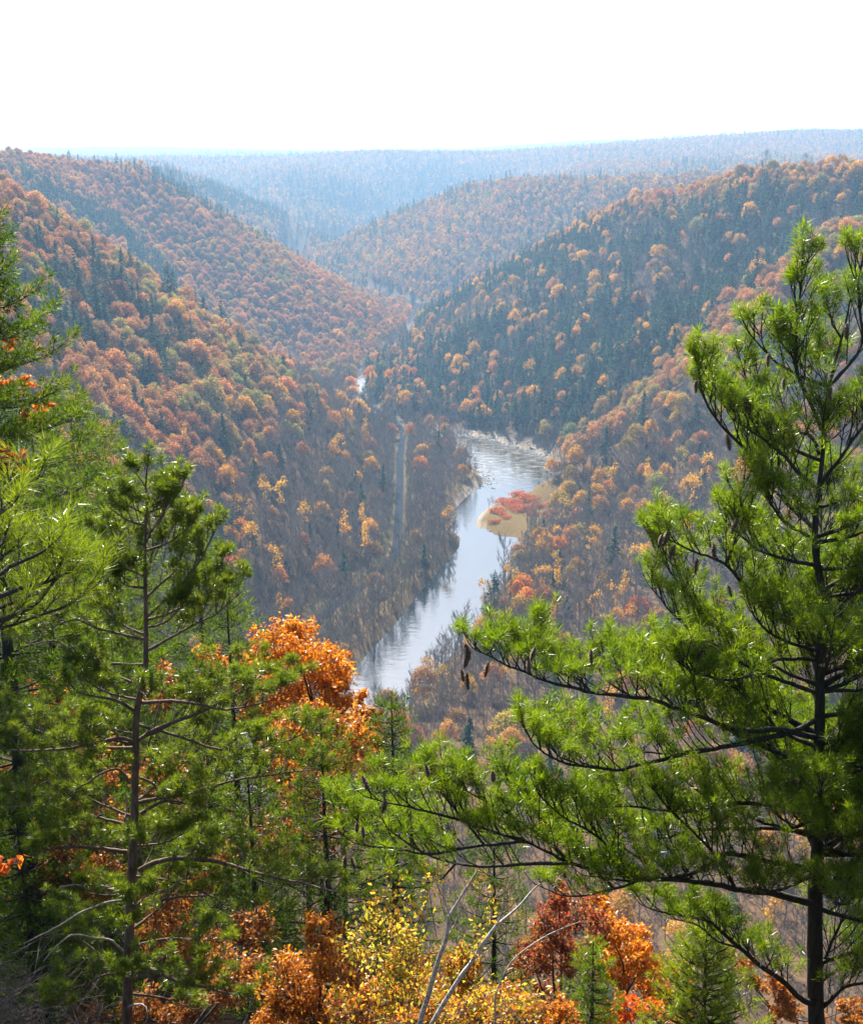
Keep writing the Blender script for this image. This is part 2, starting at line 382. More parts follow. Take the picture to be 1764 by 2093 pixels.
# ------------------------------------------------------------------ forest prototypes
def unit(v):
    v = np.asarray(v, float); return v / (np.linalg.norm(v, axis=-1, keepdims=True) + 1e-9)
def tube(pts, radii, sides=5):
    P = np.asarray(pts, float); n = len(P)
    T = unit(np.gradient(P, axis=0)) if n > 2 else unit(np.repeat((P[1] - P[0])[None], n, 0))
    ref = np.where(np.abs(T[:, 2:3]) > .92, np.array([[1., 0, 0]]), np.array([[0, 0, 1.]]))
    A = unit(np.cross(T, ref)); B = np.cross(T, A)
    an = np.linspace(0, 2 * np.pi, sides, endpoint=False)
    R = np.asarray(radii, float)[:, None, None]
    V = P[:, None] + R * (A[:, None] * np.cos(an)[None, :, None] + B[:, None] * np.sin(an)[None, :, None])
    i = np.arange(n * sides).reshape(n, sides); j = np.roll(i, -1, 1)
    Q = np.stack([i[:-1], j[:-1], j[1:], i[1:]], -1).reshape(-1, 4)
    return V.reshape(-1, 3), Q
class Tubes:
    def __init__(s): s.V = []; s.Q = []; s.n = 0
    def add(s, pts, radii, sides=5):
        V, Q = tube(pts, radii, sides); s.V.append(V); s.Q.append(Q + s.n); s.n += len(V)
    def mesh(s, name, mat, smooth=True): return mesh(name, np.concatenate(s.V), np.concatenate(s.Q), mat, smooth)
def flakes(C, Nrm, size, aspect=1.0):
    """one small quad (two folded triangles) per centre C, facing Nrm"""
    n = len(C); r = unit(rng.normal(size=(n, 3))); A = unit(np.cross(Nrm, r)); B = np.cross(Nrm, A)
    s = np.asarray(size).reshape(-1, 1) * np.ones((n, 1))
    V = np.stack([C - A * s, C + B * s * aspect * .62 - Nrm * s * .2, C + A * s, C - B * s * aspect * .62 - Nrm * s * .2], 1).reshape(-1, 3)
    return V, np.arange(n * 4).reshape(n, 4)
def crown_mesh(name, lobes, per, size, jit=.55, low=-.35):
    Vs, var = [], []; Q = []; n0 = 0
    for (c, r) in lobes:
        k = int(per * (r[0] * r[2]) / 6.0)
        d = unit(rng.normal(size=(k * 2, 3))); d = d[d[:, 2] > low][:k]
        P = np.array(c) + d * np.array(r) * rng.uniform(.5, 1.12, (len(d), 1))
        V, q_ = flakes(P, unit(d + rng.normal(size=d.shape) * jit), rng.uniform(.6, 1.25, len(d)) * size)
        Vs.append(V); Q.append(q_ + n0); n0 += len(V)
        var.append(np.repeat(rng.uniform(.62, 1.38, len(d)) * rng.uniform(.85, 1.15), 4))
    var = np.concatenate(var)
    return mesh(name, np.concatenate(Vs), np.concatenate(Q), M['crown'], False,
                {'var': ('FLOAT_COLOR', np.stack([var, var, var, np.ones_like(var)], -1))})
def trunk_mesh(name, h, r, mat, limbs=5, z0=.35, spread=3.0):
    t = Tubes(); lean = rng.normal(size=2) * .25
    t.add([(0, 0, -1), (lean[0] * .3, lean[1] * .3, h * .4), (lean[0], lean[1], h)], [r, r * .75, r * .25], 6)
    for k in range(limbs):
        a_ = rng.uniform(0, 6.28); z = h * rng.uniform(z0, .8); l = spread * rng.uniform(.6, 1.2)
        t.add([(0, 0, z), (math.cos(a_) * l * .5, math.sin(a_) * l * .5, z + l * .45), (math.cos(a_) * l, math.sin(a_) * l, z + l * .8)], [r * .4, r * .28, r * .1], 4)
    return t.mesh(name, mat)
def oak_lobes(h, R, n):
    L_ = [((0, 0, h * .70), (R * .62, R * .62, h * .26))]
    for k in range(n):
        a_ = k * 2.4 + rng.uniform(-.3, .3); f = math.sqrt((k + .5) / n); rr = R * .74 * f
        z = h * (.82 - .44 * f * f) + rng.uniform(-.6, .6); s = rng.uniform(1.5, 2.5)
        L_.append(((math.cos(a_) * rr, math.sin(a_) * rr, z), (s, s, s * .92)))
    return L_
def golden_lobes(h, R):
    L_ = []
    for k in range(9):
        a_ = rng.uniform(0, 6.28); f = rng.uniform(0, 1) ** .6; z = h * rng.uniform(.45, .95); w = R * (1 - abs(z / h - .66) * 1.7)
        s = rng.uniform(1.0, 1.8); L_.append(((math.cos(a_) * w * f, math.sin(a_) * w * f, z), (s, s, s * 1.1)))
    return L_
def bare_mesh(name, h, R, twigs):
    t = Tubes()
    lean = rng.normal(size=2) * .4
    t.add([(0, 0, -1), (lean[0] * .4, lean[1] * .4, h * .45), (lean[0], lean[1], h * .97)], [.21, .16, .03], 5)
    tips = []
    for k in range(13):
        a_ = k * 2.4 + rng.uniform(-.4, .4); f = rng.uniform(.3, .88); z = h * f; l = R * (1.15 - f * .75) * rng.uniform(.8, 1.15)
        p0 = np.array([lean[0] * f, lean[1] * f, z]); d = np.array([math.cos(a_), math.sin(a_), rng.uniform(.7, 1.3)])
        p1 = p0 + d * l * .5; p2 = p1 + np.array([d[0] * .35, d[1] * .35, d[2]]) * l * .55
        t.add([p0, p1, p2], [.085, .055, .02], 4); tips += [(p0, p1), (p1, p2), (p1, p2)]
    V = [np.concatenate(t.V)]; Q = np.concatenate(t.Q); n0 = len(V[0]); T3 = []
    k = twigs; ii = rng.integers(0, len(tips), k); f = rng.uniform(0, 1, (k, 1))
    A = np.array([tips[i][0] for i in ii]); B = np.array([tips[i][1] for i in ii]); P = A + (B - A) * f
    d = unit(unit(B - A) * .7 + rng.normal(size=(k, 3)) * .6 + np.array([0, 0, .55])); l = rng.uniform(.8, 2.2, (k, 1))
    sd = unit(np.cross(d, rng.normal(size=(k, 3)))) * .035
    V.append(np.stack([P - sd, P + sd, P + d * l], 1).reshape(-1, 3)); T3 = np.arange(k * 3).reshape(k, 3) + n0
    return mesh(name, np.concatenate(V), [Q, T3], M['bare'], False)
def conifer_mesh(name, h, R, whorls, per, size):
    Cs, Ns, S = [], [], []
    for w in range(whorls):
        f = (w + .5) / whorls; z = h * (.14 + .84 * f); r_ = R * (1 - f) ** .85 * rng.uniform(.75, 1.12) + .25
        nb = max(4, int(per * (1 - f * .5)))
        for b_ in range(nb):
            a_ = rng.uniform(0, 6.28); rr = r_ * rng.uniform(.75, 1.15)
            for g_ in np.linspace(.35, 1, max(2, int(rr / .9))):
                Cs.append((math.cos(a_) * rr * g_, math.sin(a_) * rr * g_, z + rr * (.12 - .30 * g_ * g_) + rng.uniform(-.25, .25)))
                Ns.append((math.cos(a_) * .45, math.sin(a_) * .45, 1)); S.append(size * rng.uniform(.7, 1.2))
    Cs.append((0, 0, h)); Ns.append((1, 0, .1)); S.append(size * .6)
    Cs = np.array(Cs); Ns = unit(np.array(Ns) + rng.normal(size=(len(Ns), 3)) * .28)
    V, Q = flakes(Cs, Ns, np.array(S)); v = np.repeat(rng.uniform(.6, 1.4, len(Cs)), 4)
    return mesh(name, V, Q, M['crown'], False, {'var': ('FLOAT_COLOR', np.stack([v, v, v, v * 0 + 1], -1))})
# bare wood takes the tint of its tree
m, N, L = new_mat('bare_wood')
a = nd(N, 'ShaderNodeAttribute', attribute_type='INSTANCER', attribute_name='tint')
p = nd(N, 'ShaderNodeBsdfPrincipled', Roughness=1.0); p.inputs['Specular IOR Level'].default_value = .02; L.new(a.outputs['Color'], p.inputs['Base Color'])
o = N.new('ShaderNodeOutputMaterial'); L.new(p.outputs[0], o.inputs[0]); M['bare'] = m
P_OAK = [(crown_mesh('autumn_crown', oak_lobes(h_, r_, n_), 135, .42), trunk_mesh('autumn_trunk', 11, .26, M['bark_grey'])) for n_, h_, r_ in ((17, 15, 7.2), (22, 16, 8.0), (13, 16.5, 6.0), (24, 14, 7.6), (15, 17.5, 6.6))]
P_GOLD = [(crown_mesh('golden_crown', golden_lobes(17, 3.4), 75, .40, .9, -1), trunk_mesh('golden_trunk', 15, .2, M['bark_grey'], 7, .4, 2.2)) for _ in range(3)]
P_BARE = [bare_mesh('bare_tree', 17, 5.0, 520) for _ in range(4)]
P_CON = [(conifer_mesh('conifer_crown', h_, r_, 16, 9, .9), trunk_mesh('conifer_trunk', h_ - 1, .25, M['bark_grey'], 0)) for h_, r_ in ((20, 4.4), (16, 4.6), (22, 5.0), (18, 3.6), (13, 3.8))]
P_OAK_NEAR = [(crown_mesh('near_autumn_crown', oak_lobes(16, 5.6, n_), 900, .17, .7), trunk_mesh('near_trunk', 12, .22, M['bark_grey'], 8)) for n_ in (17, 20)]
P_CON_NEAR = [(conifer_mesh('near_conifer_crown', 20, r_, 34, 16, .40), trunk_mesh('near_conifer_trunk', 19, .22, M['bark_grey'], 0)) for r_ in (4.4, 5.0)]
P_OAK_LO = [crown_mesh('far_crown', oak_lobes(15, 6.0, n_), 34, .85) for n_ in (9, 11, 8)]
P_BARE_LO = [bare_mesh('far_bare', 16, 4.6, 160) for _ in range(2)]
P_CON_LO = [conifer_mesh('far_conifer', 19, 3.9, 10, 6, 1.3) for _ in range(2)]

# ------------------------------------------------------------------ where each tree stands
CON_BLOBS = [(-224, 705, 14), (-206, 685, 16), (-186, 677, 14), (-187, 632, 16), (-195, 608, 16), (-187, 735, 14), (-160, 721, 14), (-168, 720, 12), (-154, 732, 14), (-176, 655, 12), (-149, 644, 12), (-137, 719, 8), (-213, 634, 16), (-149, 682, 10),
             (-383, 1311, 40), (-346, 1319, 40), (-315, 1311, 32), (-278, 1272, 30), (-305, 1498, 28), (-263, 1479, 22), (-243, 1494, 22), (225, 960, 55), (200, 885, 40), (165, 868, 28), (135, 862, 22), (100, 858, 20), (250, 1060, 45), (190, 1150, 26), (60, 872, 22), (20, 960, 22), (-300, 2440, 80), (-380, 2350, 80), (-250, 2480, 60), (-460, 2280, 60), (-200, 2800, 90)]
GOLD, OLIV, ORNG, REDD = (.62, .36, .030), (.38, .31, .04), (.56, .22, .03), (.46, .12, .035)
SINGLED = [(-75, 596, 3, GOLD), (-62, 585, 3, GOLD), (-37, 627, 3, GOLD), (-46, 593, 3, (.68, .36, .03)), (-36, 576, 3, GOLD), (-88, 529, 3, ORNG), (-80, 521, 3, GOLD), (-69, 527, 3, GOLD), (-104, 541, 0, (.50, .26, .05)), (-84, 580, 3, GOLD),
           (99, 677, 0, ORNG), (106, 641, 0, (.55, .30, .04)), (124, 670, 3, GOLD), (137, 659, 3, OLIV), (147, 638, 3, GOLD), (134, 612, 3, GOLD), (76, 593, 3, OLIV), (97, 555, 3, GOLD), (72, 475, 0, OLIV), (35, 496, 0, (.42, .28, .035)), (40, 499, 0, ORNG), (25, 384, 0, OLIV), (84, 516, 3, GOLD), (65, 586, 0, ORNG),
           (-83, 506, 0, REDD), (88, 491, 0, REDD), (-4, 747, 0, ORNG), (38, 515, 0, ORNG), (-57, 1075, 3, ORNG), (-67, 1027, 3, ORNG), (-35, 1072, 0, ORNG), (101, 711, 2, (.02, .05, .03)), (97, 470, 2, (.02, .05, .03)), (46, 395, 2, (.02, .05, .03))]
def scatter(y0, y1, step, tmax):
    rows = np.arange(y0, y1, step); out = []
    for k, yy in enumerate(rows):
        w = tmax * yy + 30; xs = np.arange(-w, w, step) + (k % 2) * step * .5
        out.append(np.stack([xs, np.full(len(xs), yy)], -1))
    P = np.concatenate(out); return P + rng.uniform(-.42, .42, P.shape) * step
PTS = np.concatenate([scatter(36, 235, 5.2, .62), scatter(235, 640, 6.0, .44), scatter(640, 1250, 6.6, .41), scatter(1250, 2500, 6.2, .41), scatter(2500, 4600, 10, .42), scatter(4600, 9000, 42, .42)])
NBIG = len(PTS); Bp = scatter(400, 960, 3.6, .16); PTS = np.concatenate([PTS, Bp]); brushy = np.arange(len(PTS)) >= NBIG
tx, ty = PTS[:, 0], PTS[:, 1]; tz = gz(tx, ty)
rd, rw = seg_dist(tx, ty, RIVER); td, _ = seg_dist(tx, ty, TRAIL)
bank_need = np.where((ty > 640) & (ty < 900), 9, 2)
bank_need = np.where(brushy, np.where((ty > 640), 8, 1), bank_need)
ok = ((ty > 234) | ((tx < -.17 * ty - 2) & (tx > -.5 * ty))) & ~(brushy & ((rd > rw + 26) & ~((tx < 20) & (tz < 8)))) & (rd > rw + bank_need) & (td > 4.2) & ~in_poly(tx, ty, BAR) & (tz > .6)
PTS, tx, ty, tz, rd, brushy = PTS[ok], tx[ok], ty[ok], tz[ok], rd[ok], brushy[ok]
# keep what can be seen from the overlook, with room to step aside
vis = np.ones(len(tx), bool); top = tz + 22
for f in np.linspace(.06, .97, 70):
    X, Y, Z = tx * f, ty * f, H + (top - H) * f
    g_ = gz(X, Y) + np.where((Y > 240) & (ty * (1 - f) > 25), 4, 0)
    vis &= g_ < Z
PTS, tx, ty, tz, rd, brushy = PTS[vis], tx[vis], ty[vis], tz[vis], rd[vis], brushy[vis]
NT = len(tx); print('trees', NT)
rivx = np.interp(ty, *np.array([(b_, a_) for a_, b_, c_ in RIVER]).T)
side = tx - rivx                                     # right of the river when positive
dR1, _ = seg_dist(tx, ty, [p_[:2] for p_ in SPURS[2][0]]); dR2, _ = seg_dist(tx, ty, [p_[:2] for p_ in SPURS[3 - 1 + 0][0]])
CREST = {k: [p_[:2] for p_ in SPURS[i][0]] for k, i in (('L1', 0), ('L2', 1), ('R2', 2), ('R1', 3))}
dL1 = seg_dist(tx, ty, CREST['L1'])[0]; dL2 = seg_dist(tx, ty, CREST['L2'])[0]
dR2 = seg_dist(tx, ty, CREST['R2'])[0]; dR1 = seg_dist(tx, ty, CREST['R1'])[0]
big = fbm(tx, ty, 130, 51, 2); mid = fbm(tx, ty, 45, 57, 2)
REG = np.full(NT, 5)                                 # 0 near left wall 1 second left hill 2 conifer spur 3 near right 4 flat 5 far
REG[(side < 0) & (ty < 1060)] = 0
REG[(side < 0) & (ty >= 1040) & (ty < 1700)] = 1
REG[(side >= 0) & (ty >= 800) & (ty < 1700)] = 2
R1line = np.interp(tx, [60, 120, 182, 264, 305, 420, 1200], [800, 778, 795, 838, 852, 862, 705])
REG[(side >= 0) & (ty < R1line + 25)] = 3
REG[(tz < 9) & (ty < 1060) & (ty > 230) & (side < 0)] = 4
REG[(ty > 1700)] = 5; REG[ty < 235] = 6
# shares of autumn, bare, conifer, golden
W = np.zeros((NT, 4))
s_ = REG == 0
low = np.clip((62 - tz) / 30, 0, 1); con = np.clip((big + .05) * 2.2, 0, 1) * np.clip((tz - 60) / 40, 0, 1)
Wl = np.stack([.95 - .85 * low, .02 + .85 * low, .03 + con * .30 * np.clip((dL1 - 30) / 30, 0, 1), .02 + .04 * low], -1); W[s_] = Wl[s_]
s_ = REG == 1
shade = np.clip((1230 - ty) / 120, 0, 1) * np.clip((tz - 40) / 60, 0, 1)
con = np.clip(shade * .7 + np.clip((70 - dL2) / 40, 0, 1) * np.clip((1560 - ty) / 60, 0, 1) * np.clip((ty - 1440) / 40, 0, 1) * .5 * (tz > 70) + (mid > .45) * .15, 0, 1) * np.where((ty < 1440), np.clip((dL2 - 25) / 30, 0, 1), 1)
Wl = np.stack([1 - con * .75, .06 + .5 * np.clip((30 - tz) / 20, 0, 1), con, .02 + con * 0], -1); W[s_] = Wl[s_]
s_ = REG == 2
cr = np.clip((60 - dR2) / 35, 0, 1)
con = np.clip(.50 + big * 1.6 + mid * .8, .08, 1) * (1 - .8 * cr)
Wl = np.stack([.09 + .75 * cr + .25 * np.clip((25 - tz) / 20, 0, 1), (.95 - con) * (1 - .8 * cr), con, .06 + .05 * cr], -1); W[s_] = Wl[s_]
s_ = REG == 3
cr = np.clip((38 - dR1) / 20, 0, 1)
Wl = np.stack([.05 + .9 * cr + .10 * np.clip(big * 2, 0, 1), .84 * (1 - cr), .025 + 0 * ty, .12 * (1 - cr) * np.clip(.7 + 2 * mid, .1, 2)], -1); W[s_] = Wl[s_]
s_ = REG == 4
W[s_] = [.03, .93, .02, .02]
s_ = REG == 5
con = np.clip(fbm(tx, ty, 380, 71, 3) * 2.2, 0, 1) * np.clip((3400 - ty) / 900, .35, 1) + .9 * np.clip((125 - tz) / 40, 0, 1) * (ty > 2350) * (tx < 150)
Wl = np.stack([.55 + np.clip((tz - 150) / 50, 0, 1) * .4, .38 + con * 0, .10 + con * .9, .06 + .3 * np.clip(mid, 0, 1)], -1); W[s_] = Wl[s_]
for (bx_, by_, br_) in CON_BLOBS:
    w_ = np.clip(1.3 - np.hypot(tx - bx_, ty - by_) / br_, 0, .88) * (REG != 3)
    W = W * (1 - w_[:, None]) + np.array([.06, .02, 1, 0]) * w_[:, None]
W[brushy] = [0, 1, 0, 0]; W[ty < 235] = [.55, 0, .45, 0]
W /= W.sum(1, keepdims=True)
KIND = (rng.uniform(size=(NT, 1)) > np.cumsum(W, 1)).sum(1).clip(0, 3)
FORCED = {}
for (x_, y_, k_, c_) in SINGLED:
    dd_ = np.hypot(tx - x_, ty - y_) + brushy * 99; dd_[list(FORCED)] = 99; i_ = int(np.argmin(dd_)); KIND[i_] = k_; FORCED[i_] = c_
PAL = {'rust': (.31, .135, .050), 'orange': (.40, .20, .060), 'brown': (.27, .155, .065), 'olive': (.27, .225, .060), 'green': (.15, .175, .055), 'red': (.33, .085, .045)}
PN = list(PAL); PV = np.array([PAL[k] for k in PN])
wt = np.array([[.28, .22, .17, .22, .08, .03], [.22, .38, .17, .19, .03, .01], [.22, .33, .2, .17, .05, .03], [.25, .28, .17, .18, .08, .04], [.3, .35, .2, .1, .0, .05], [.17, .33, .24, .23, .02, .01], [.4, .3, .2, .1, 0, 0]])
u_ = rng.uniform(size=NT) * .62 + np.clip(fbm(tx, ty, 60, 77, 2) * .8 + .5, 0, 1) * .38
PI_ = (u_[:, None] > np.cumsum(wt[REG], 1)).sum(1).clip(0, 5)
TINT = PV[PI_] * rng.uniform(.82, 1.2, (NT, 1)) * rng.uniform(.93, 1.07, (NT, 3))
TINT[KIND == 0] *= 1.16
gsel = KIND == 3; TINT[gsel] = np.array([.55, .31, .032]) * rng.uniform(.8, 1.15, (gsel.sum(), 1)) * np.array([1, 1, 1]) ** 1
gy = gsel & (REG == 3) & (rng.uniform(size=NT) < .5); TINT[gy] = np.array([.36, .25, .035]) * rng.uniform(.8, 1.2, (gy.sum(), 1))
bsel = KIND == 1; TINT[bsel] = np.array([.23, .195, .165]) * rng.uniform(.75, 1.25, (bsel.sum(), 1))
csel = KIND == 2; TINT[csel] = np.array([.026, .058, .030]) * rng.uniform(.7, 1.35, (csel.sum(), 1))
SCL = np.clip(rng.lognormal(-.12, .2, NT), .5, 1.5)
for i_, c_ in FORCED.items(): TINT[i_] = c_; SCL[i_] = rng.uniform(1.0, 1.25)
SCL *= np.where(KIND == 0, .84, 1.0) * np.where((ty > 1150) & (ty < 4600), .74, 1) * np.where((ty > 235) & (ty < 420) & (KIND == 1), .8, 1)
SCL *= np.where(ty < 235, .62, 1)
SCL *= np.where(ty > 4600, 1.1, 1.0) * np.where(brushy, .42, 1)
ROT = rng.uniform(0, 6.283, NT)
DIST = np.hypot(tx, ty)
# the largest 300 of each kind are trees of their own; the rest are three masses
hidden = np.zeros(NT, bool)
for f in np.linspace(.1, .985, 60):
    X, Y, Z = tx * f, ty * f, H + (tz + 13 - H) * f
    hidden |= (gz(X, Y) + np.where((Y > 240) & (ty * (1 - f) > 14), 9, 0)) > Z
uu = 882 + FPX * tx / (ty * math.cos(PITCH) + (H - tz) * math.sin(PITCH))
inframe = (np.abs(uu - 882) < 870)
score = SCL / DIST * np.where(hidden, .25, 1) * np.where(inframe & ~brushy, 1, 0)
own = np.zeros(NT, bool)
for k in range(4):
    ii = np.where(KIND == k)[0]; own[ii[np.argsort(-score[ii])[:(300 if k < 3 else 150)]]] = True
own &= score > 0
REGN = ['on the left slope', 'on the second hill left of the river', 'on the conifer spur beyond the bend', 'on the right slope', 'on the flat between trail and river', 'on the far canyon hills', 'on the shoulder close below the overlook']
KN = ['autumn_tree', 'bare_tree', 'conifer_tree', 'golden_tree']
GRP = ['autumn oaks', 'leafless grey trees', 'dark conifers', 'golden leaved trees']
def hue_word(k, i):
    if k == 0: return 'broad %s tree' % {'rust': 'rust brown', 'orange': 'orange', 'brown': 'dull brown', 'olive': 'olive yellow', 'green': 'pale green', 'red': 'deep red'}[PN[PI_[i]]]
    if k == 1: return 'tall leafless grey tree'
    if k == 2: return 'dark green pointed evergreen'
    return 'slim olive gold tree' if gy[i] else 'slim golden tree'
for k in range(4):
    for c_, i in enumerate(np.where(own & (KIND == k))[0]):
        lab = '%s %s' % (hue_word(k, i), REGN[REG[i]])
        b_ = 'low down' if tz[i] < 25 else 'partway up' if tz[i] < 90 else 'high up'
        if REG[i] not in (4, 6): lab = lab.replace(' on the ', ' %s on the ' % b_)
        if REG[i] in (0, 3): lab = lab.replace(REGN[REG[i]], REGN[REG[i]] + (((' below the overlook, by the river' if tx[i] < 30 else ' below the overlook' if tx[i] < 75 else ' below the overlook, far right') if ty[i] < 350 else ' before the lower river' if ty[i] < 430 else ' beside the lower river' if ty[i] < 530 else ' beside the pool' if ty[i] < 650 else ' beside the bend' if ty[i] < 820 else ' beyond the bend')))
        if i in FORCED and k != 2: lab = ('standout ' + lab) if len(lab.split()) < 16 else lab
        grp = GRP[k] + ': ' + lab
        loc = (tx[i], ty[i], tz[i])
        if k == 1:
            o = obj(KN[k], P_BARE[c_ % 4], None, loc); o['tint'] = [float(x) for x in TINT[i]]
        else:
            o = empty(KN[k], loc); pr = {0: P_OAK, 2: P_CON, 3: P_GOLD}[k] if ty[i] > 235 else {0: P_OAK_NEAR, 2: P_CON_NEAR}[k]; cr_, tr_ = pr[c_ % len(pr)]
            co = obj('crown', cr_, o); co['tint'] = [float(x) for x in TINT[i]]; obj('trunk', tr_, o)
        o.rotation_euler = (0, 0, ROT[i]); wz = SCL[i] * (rng.uniform(.85, 1.2) if k != 2 else rng.uniform(.75, 1.3)); o.scale = (SCL[i], SCL[i], wz)
        tag(o, lab, 'tree', grp)
# the masses: points that carry a tree each
def mass(name, label, lists, sel, rr_):
    """lists: near and far prototype meshes; sel: tree indices"""
    col = bpy.data.collections.new(name + '_kinds'); k = 0
    protos = []
    for me in lists[0] + lists[1]:
        po = bpy.data.objects.new('%s_%02d' % (name, k), me); col.objects.link(po); k += 1
    near = DIST[sel] < 1500; n0, n1 = len(lists[0]), len(lists[1])
    pick = np.where(near, rng.integers(0, n0, len(sel)), n0 + rng.integers(0, n1, len(sel)))
    me = bpy.data.meshes.new(name); me.vertices.add(len(sel))
    me.vertices.foreach_set('co', np.stack([tx[sel], ty[sel], tz[sel]], -1).astype(np.float32).ravel())
    def A(nm, ty_, arr, f_): a_ = me.attributes.new(nm, ty_, 'POINT'); a_.data.foreach_set(f_, arr.ravel())
    A('tint', 'FLOAT_COLOR', np.concatenate([TINT[sel], np.ones((len(sel), 1))], 1).astype(np.float32), 'color')
    A('turn', 'FLOAT_VECTOR', np.stack([0 * sel, 0 * sel, ROT[sel]], -1).astype(np.float32), 'vector')
    A('grow', 'FLOAT', SCL[sel].astype(np.float32), 'value'); A('pick', 'INT', pick.astype(np.int32), 'value')
    o = obj(name, me); tag(o, label, kind='stuff')
    ng = bpy.data.node_groups.new(name, 'GeometryNodeTree')
    ng.interface.new_socket('Geometry', in_out='INPUT', socket_type='NodeSocketGeometry'); ng.interface.new_socket('Geometry', in_out='OUTPUT', socket_type='NodeSocketGeometry')
    N_, L_ = ng.nodes, ng.links
    gi = N_.new('NodeGroupInput'); go = N_.new('NodeGroupOutput'); ip = N_.new('GeometryNodeInstanceOnPoints')
    ci = N_.new('GeometryNodeCollectionInfo'); ci.inputs['Collection'].default_value = col; ci.inputs['Separate Children'].default_value = True; ci.inputs['Reset Children'].default_value = True
    def NA(nm, ty_): a_ = N_.new('GeometryNodeInputNamedAttribute'); a_.data_type = ty_; a_.inputs[0].default_value = nm; return a_.outputs[0]
    L_.new(gi.outputs[0], ip.inputs['Points']); L_.new(ci.outputs[0], ip.inputs['Instance']); ip.inputs['Pick Instance'].default_value = True
    L_.new(NA('pick', 'INT'), ip.inputs['Instance Index'])
    er = N_.new('FunctionNodeEulerToRotation'); L_.new(NA('turn', 'FLOAT_VECTOR'), er.inputs[0]); L_.new(er.outputs[0], ip.inputs['Rotation'])
    L_.new(NA('grow', 'FLOAT'), ip.inputs['Scale']); L_.new(ip.outputs[0], go.inputs[0])
    md = o.modifiers.new('grow', 'NODES'); md.node_group = ng
rest = np.where(~own)[0]
mass('autumn_forest', 'mass of rust and orange oak crowns covering the far canyon slopes', ([a_ for a_, b_ in P_OAK], P_OAK_LO), rest[np.isin(KIND[rest], [0, 3])], 0)
mass('bare_forest', 'mass of leafless grey trees on the canyon slopes', (P_BARE, P_BARE_LO), rest[KIND[rest] == 1], 0)
mass('conifer_forest', 'mass of dark blue green conifers on the canyon slopes', ([a_ for a_, b_ in P_CON], P_CON_LO), rest[KIND[rest] == 2], 0)

# ------------------------------------------------------------------ foreground builders
def frame_of(d, spin):
    """orthonormal axes whose third runs along d"""
    d = unit(d); ref = np.where(np.abs(d[:, 2:3]) > .95, np.array([[1., 0, 0]]), np.array([[0, 0, 1.]]))
    a = unit(np.cross(ref, d)); b = np.cross(d, a)
    c, s = np.cos(spin)[:, None], np.sin(spin)[:, None]
    return a * c + b * s, b * c - a * s, d
def tuft_arrays(kind, n):
    """needles of one tuft, growing along +Z from the origin: (n,3,3) triangles"""
    u = rng.uniform(0, 1, n); a = rng.uniform(0, 6.283, n)
    if kind == 'red':        # a round brush at the end of the shoot
        base = np.stack([0 * u, 0 * u, .05 * u - .03], -1); el = np.radians(12 + 88 * rng.uniform(0, 1, n) ** .8); ln = rng.uniform(.065, .105, n); w = .0034
    elif kind == 'white':    # softer brush, swept forward
        base = np.stack([0 * u, 0 * u, .07 * u - .045], -1); el = np.radians(8 + 78 * rng.uniform(0, 1, n) ** .9); ln = rng.uniform(.055, .092, n); w = .0027
    elif kind == 'long':
        base = np.stack([0 * u, 0 * u, .15 * u - .09], -1); el = np.radians(10 + 58 * rng.uniform(.1, 1, n)); ln = rng.uniform(.06, .10, n); w = .0016
    else:                    # 'coarse', for trees farther down
        base = np.stack([0 * u, 0 * u, .22 * u - .10], -1); el = np.radians(20 + 70 * (1 - u * .5) * rng.uniform(.3, 1, n)); ln = rng.uniform(.10, .17, n); w = .0080
    d = np.stack([np.sin(el) * np.cos(a), np.sin(el) * np.sin(a), np.cos(el)], -1)
    sd = unit(np.cross(d, rng.normal(size=(n, 3)))) * w
    mid = base + d * ln[:, None] * .55
    tip = base + d * ln[:, None]
    m2 = base + d * ln[:, None] * .25
    return np.stack([m2 - sd, m2 + sd, tip], 1), rng.uniform(.1, .9, n)
TUFT = {}
def tuft_set(kind, n, k=5):
    if (kind, n) not in TUFT: TUFT[(kind, n)] = [tuft_arrays(kind, n) for _ in range(k)]
    return TUFT[(kind, n)]
def needles_mesh(name, tufts, kind, n, mat):
    tri = tuft_set(kind, n); P = np.array([t[0] for t in tufts]); D = np.array([t[1] for t in tufts]); S = np.array([t[2] for t in tufts])
    A, B, C = frame_of(D, rng.uniform(0, 6.28, len(P))); Vs, vs = [], []
    pick = rng.integers(0, len(tri), len(P)); tv = rng.uniform(-.38, .38, len(P))
    for k, (t, v) in enumerate(tri):
        i = np.where(pick == k)[0]
        if not len(i): continue
        X = t.reshape(-1, 3)
        W_ = P[i, None] + S[i, None, None] * (X[None, :, 0:1] * A[i, None] + X[None, :, 1:2] * B[i, None] + X[None, :, 2:3] * C[i, None])
        Vs.append(W_.reshape(-1, 3)); vs.append((np.repeat(v, 3)[None] + tv[i, None]).ravel())
    V = np.concatenate(Vs)
    return mesh(name, V, np.arange(len(V)).reshape(-1, 3), mat, False, {'var': ('FLOAT', np.clip(np.concatenate(vs), 0, 1))})
TOBJ = {}
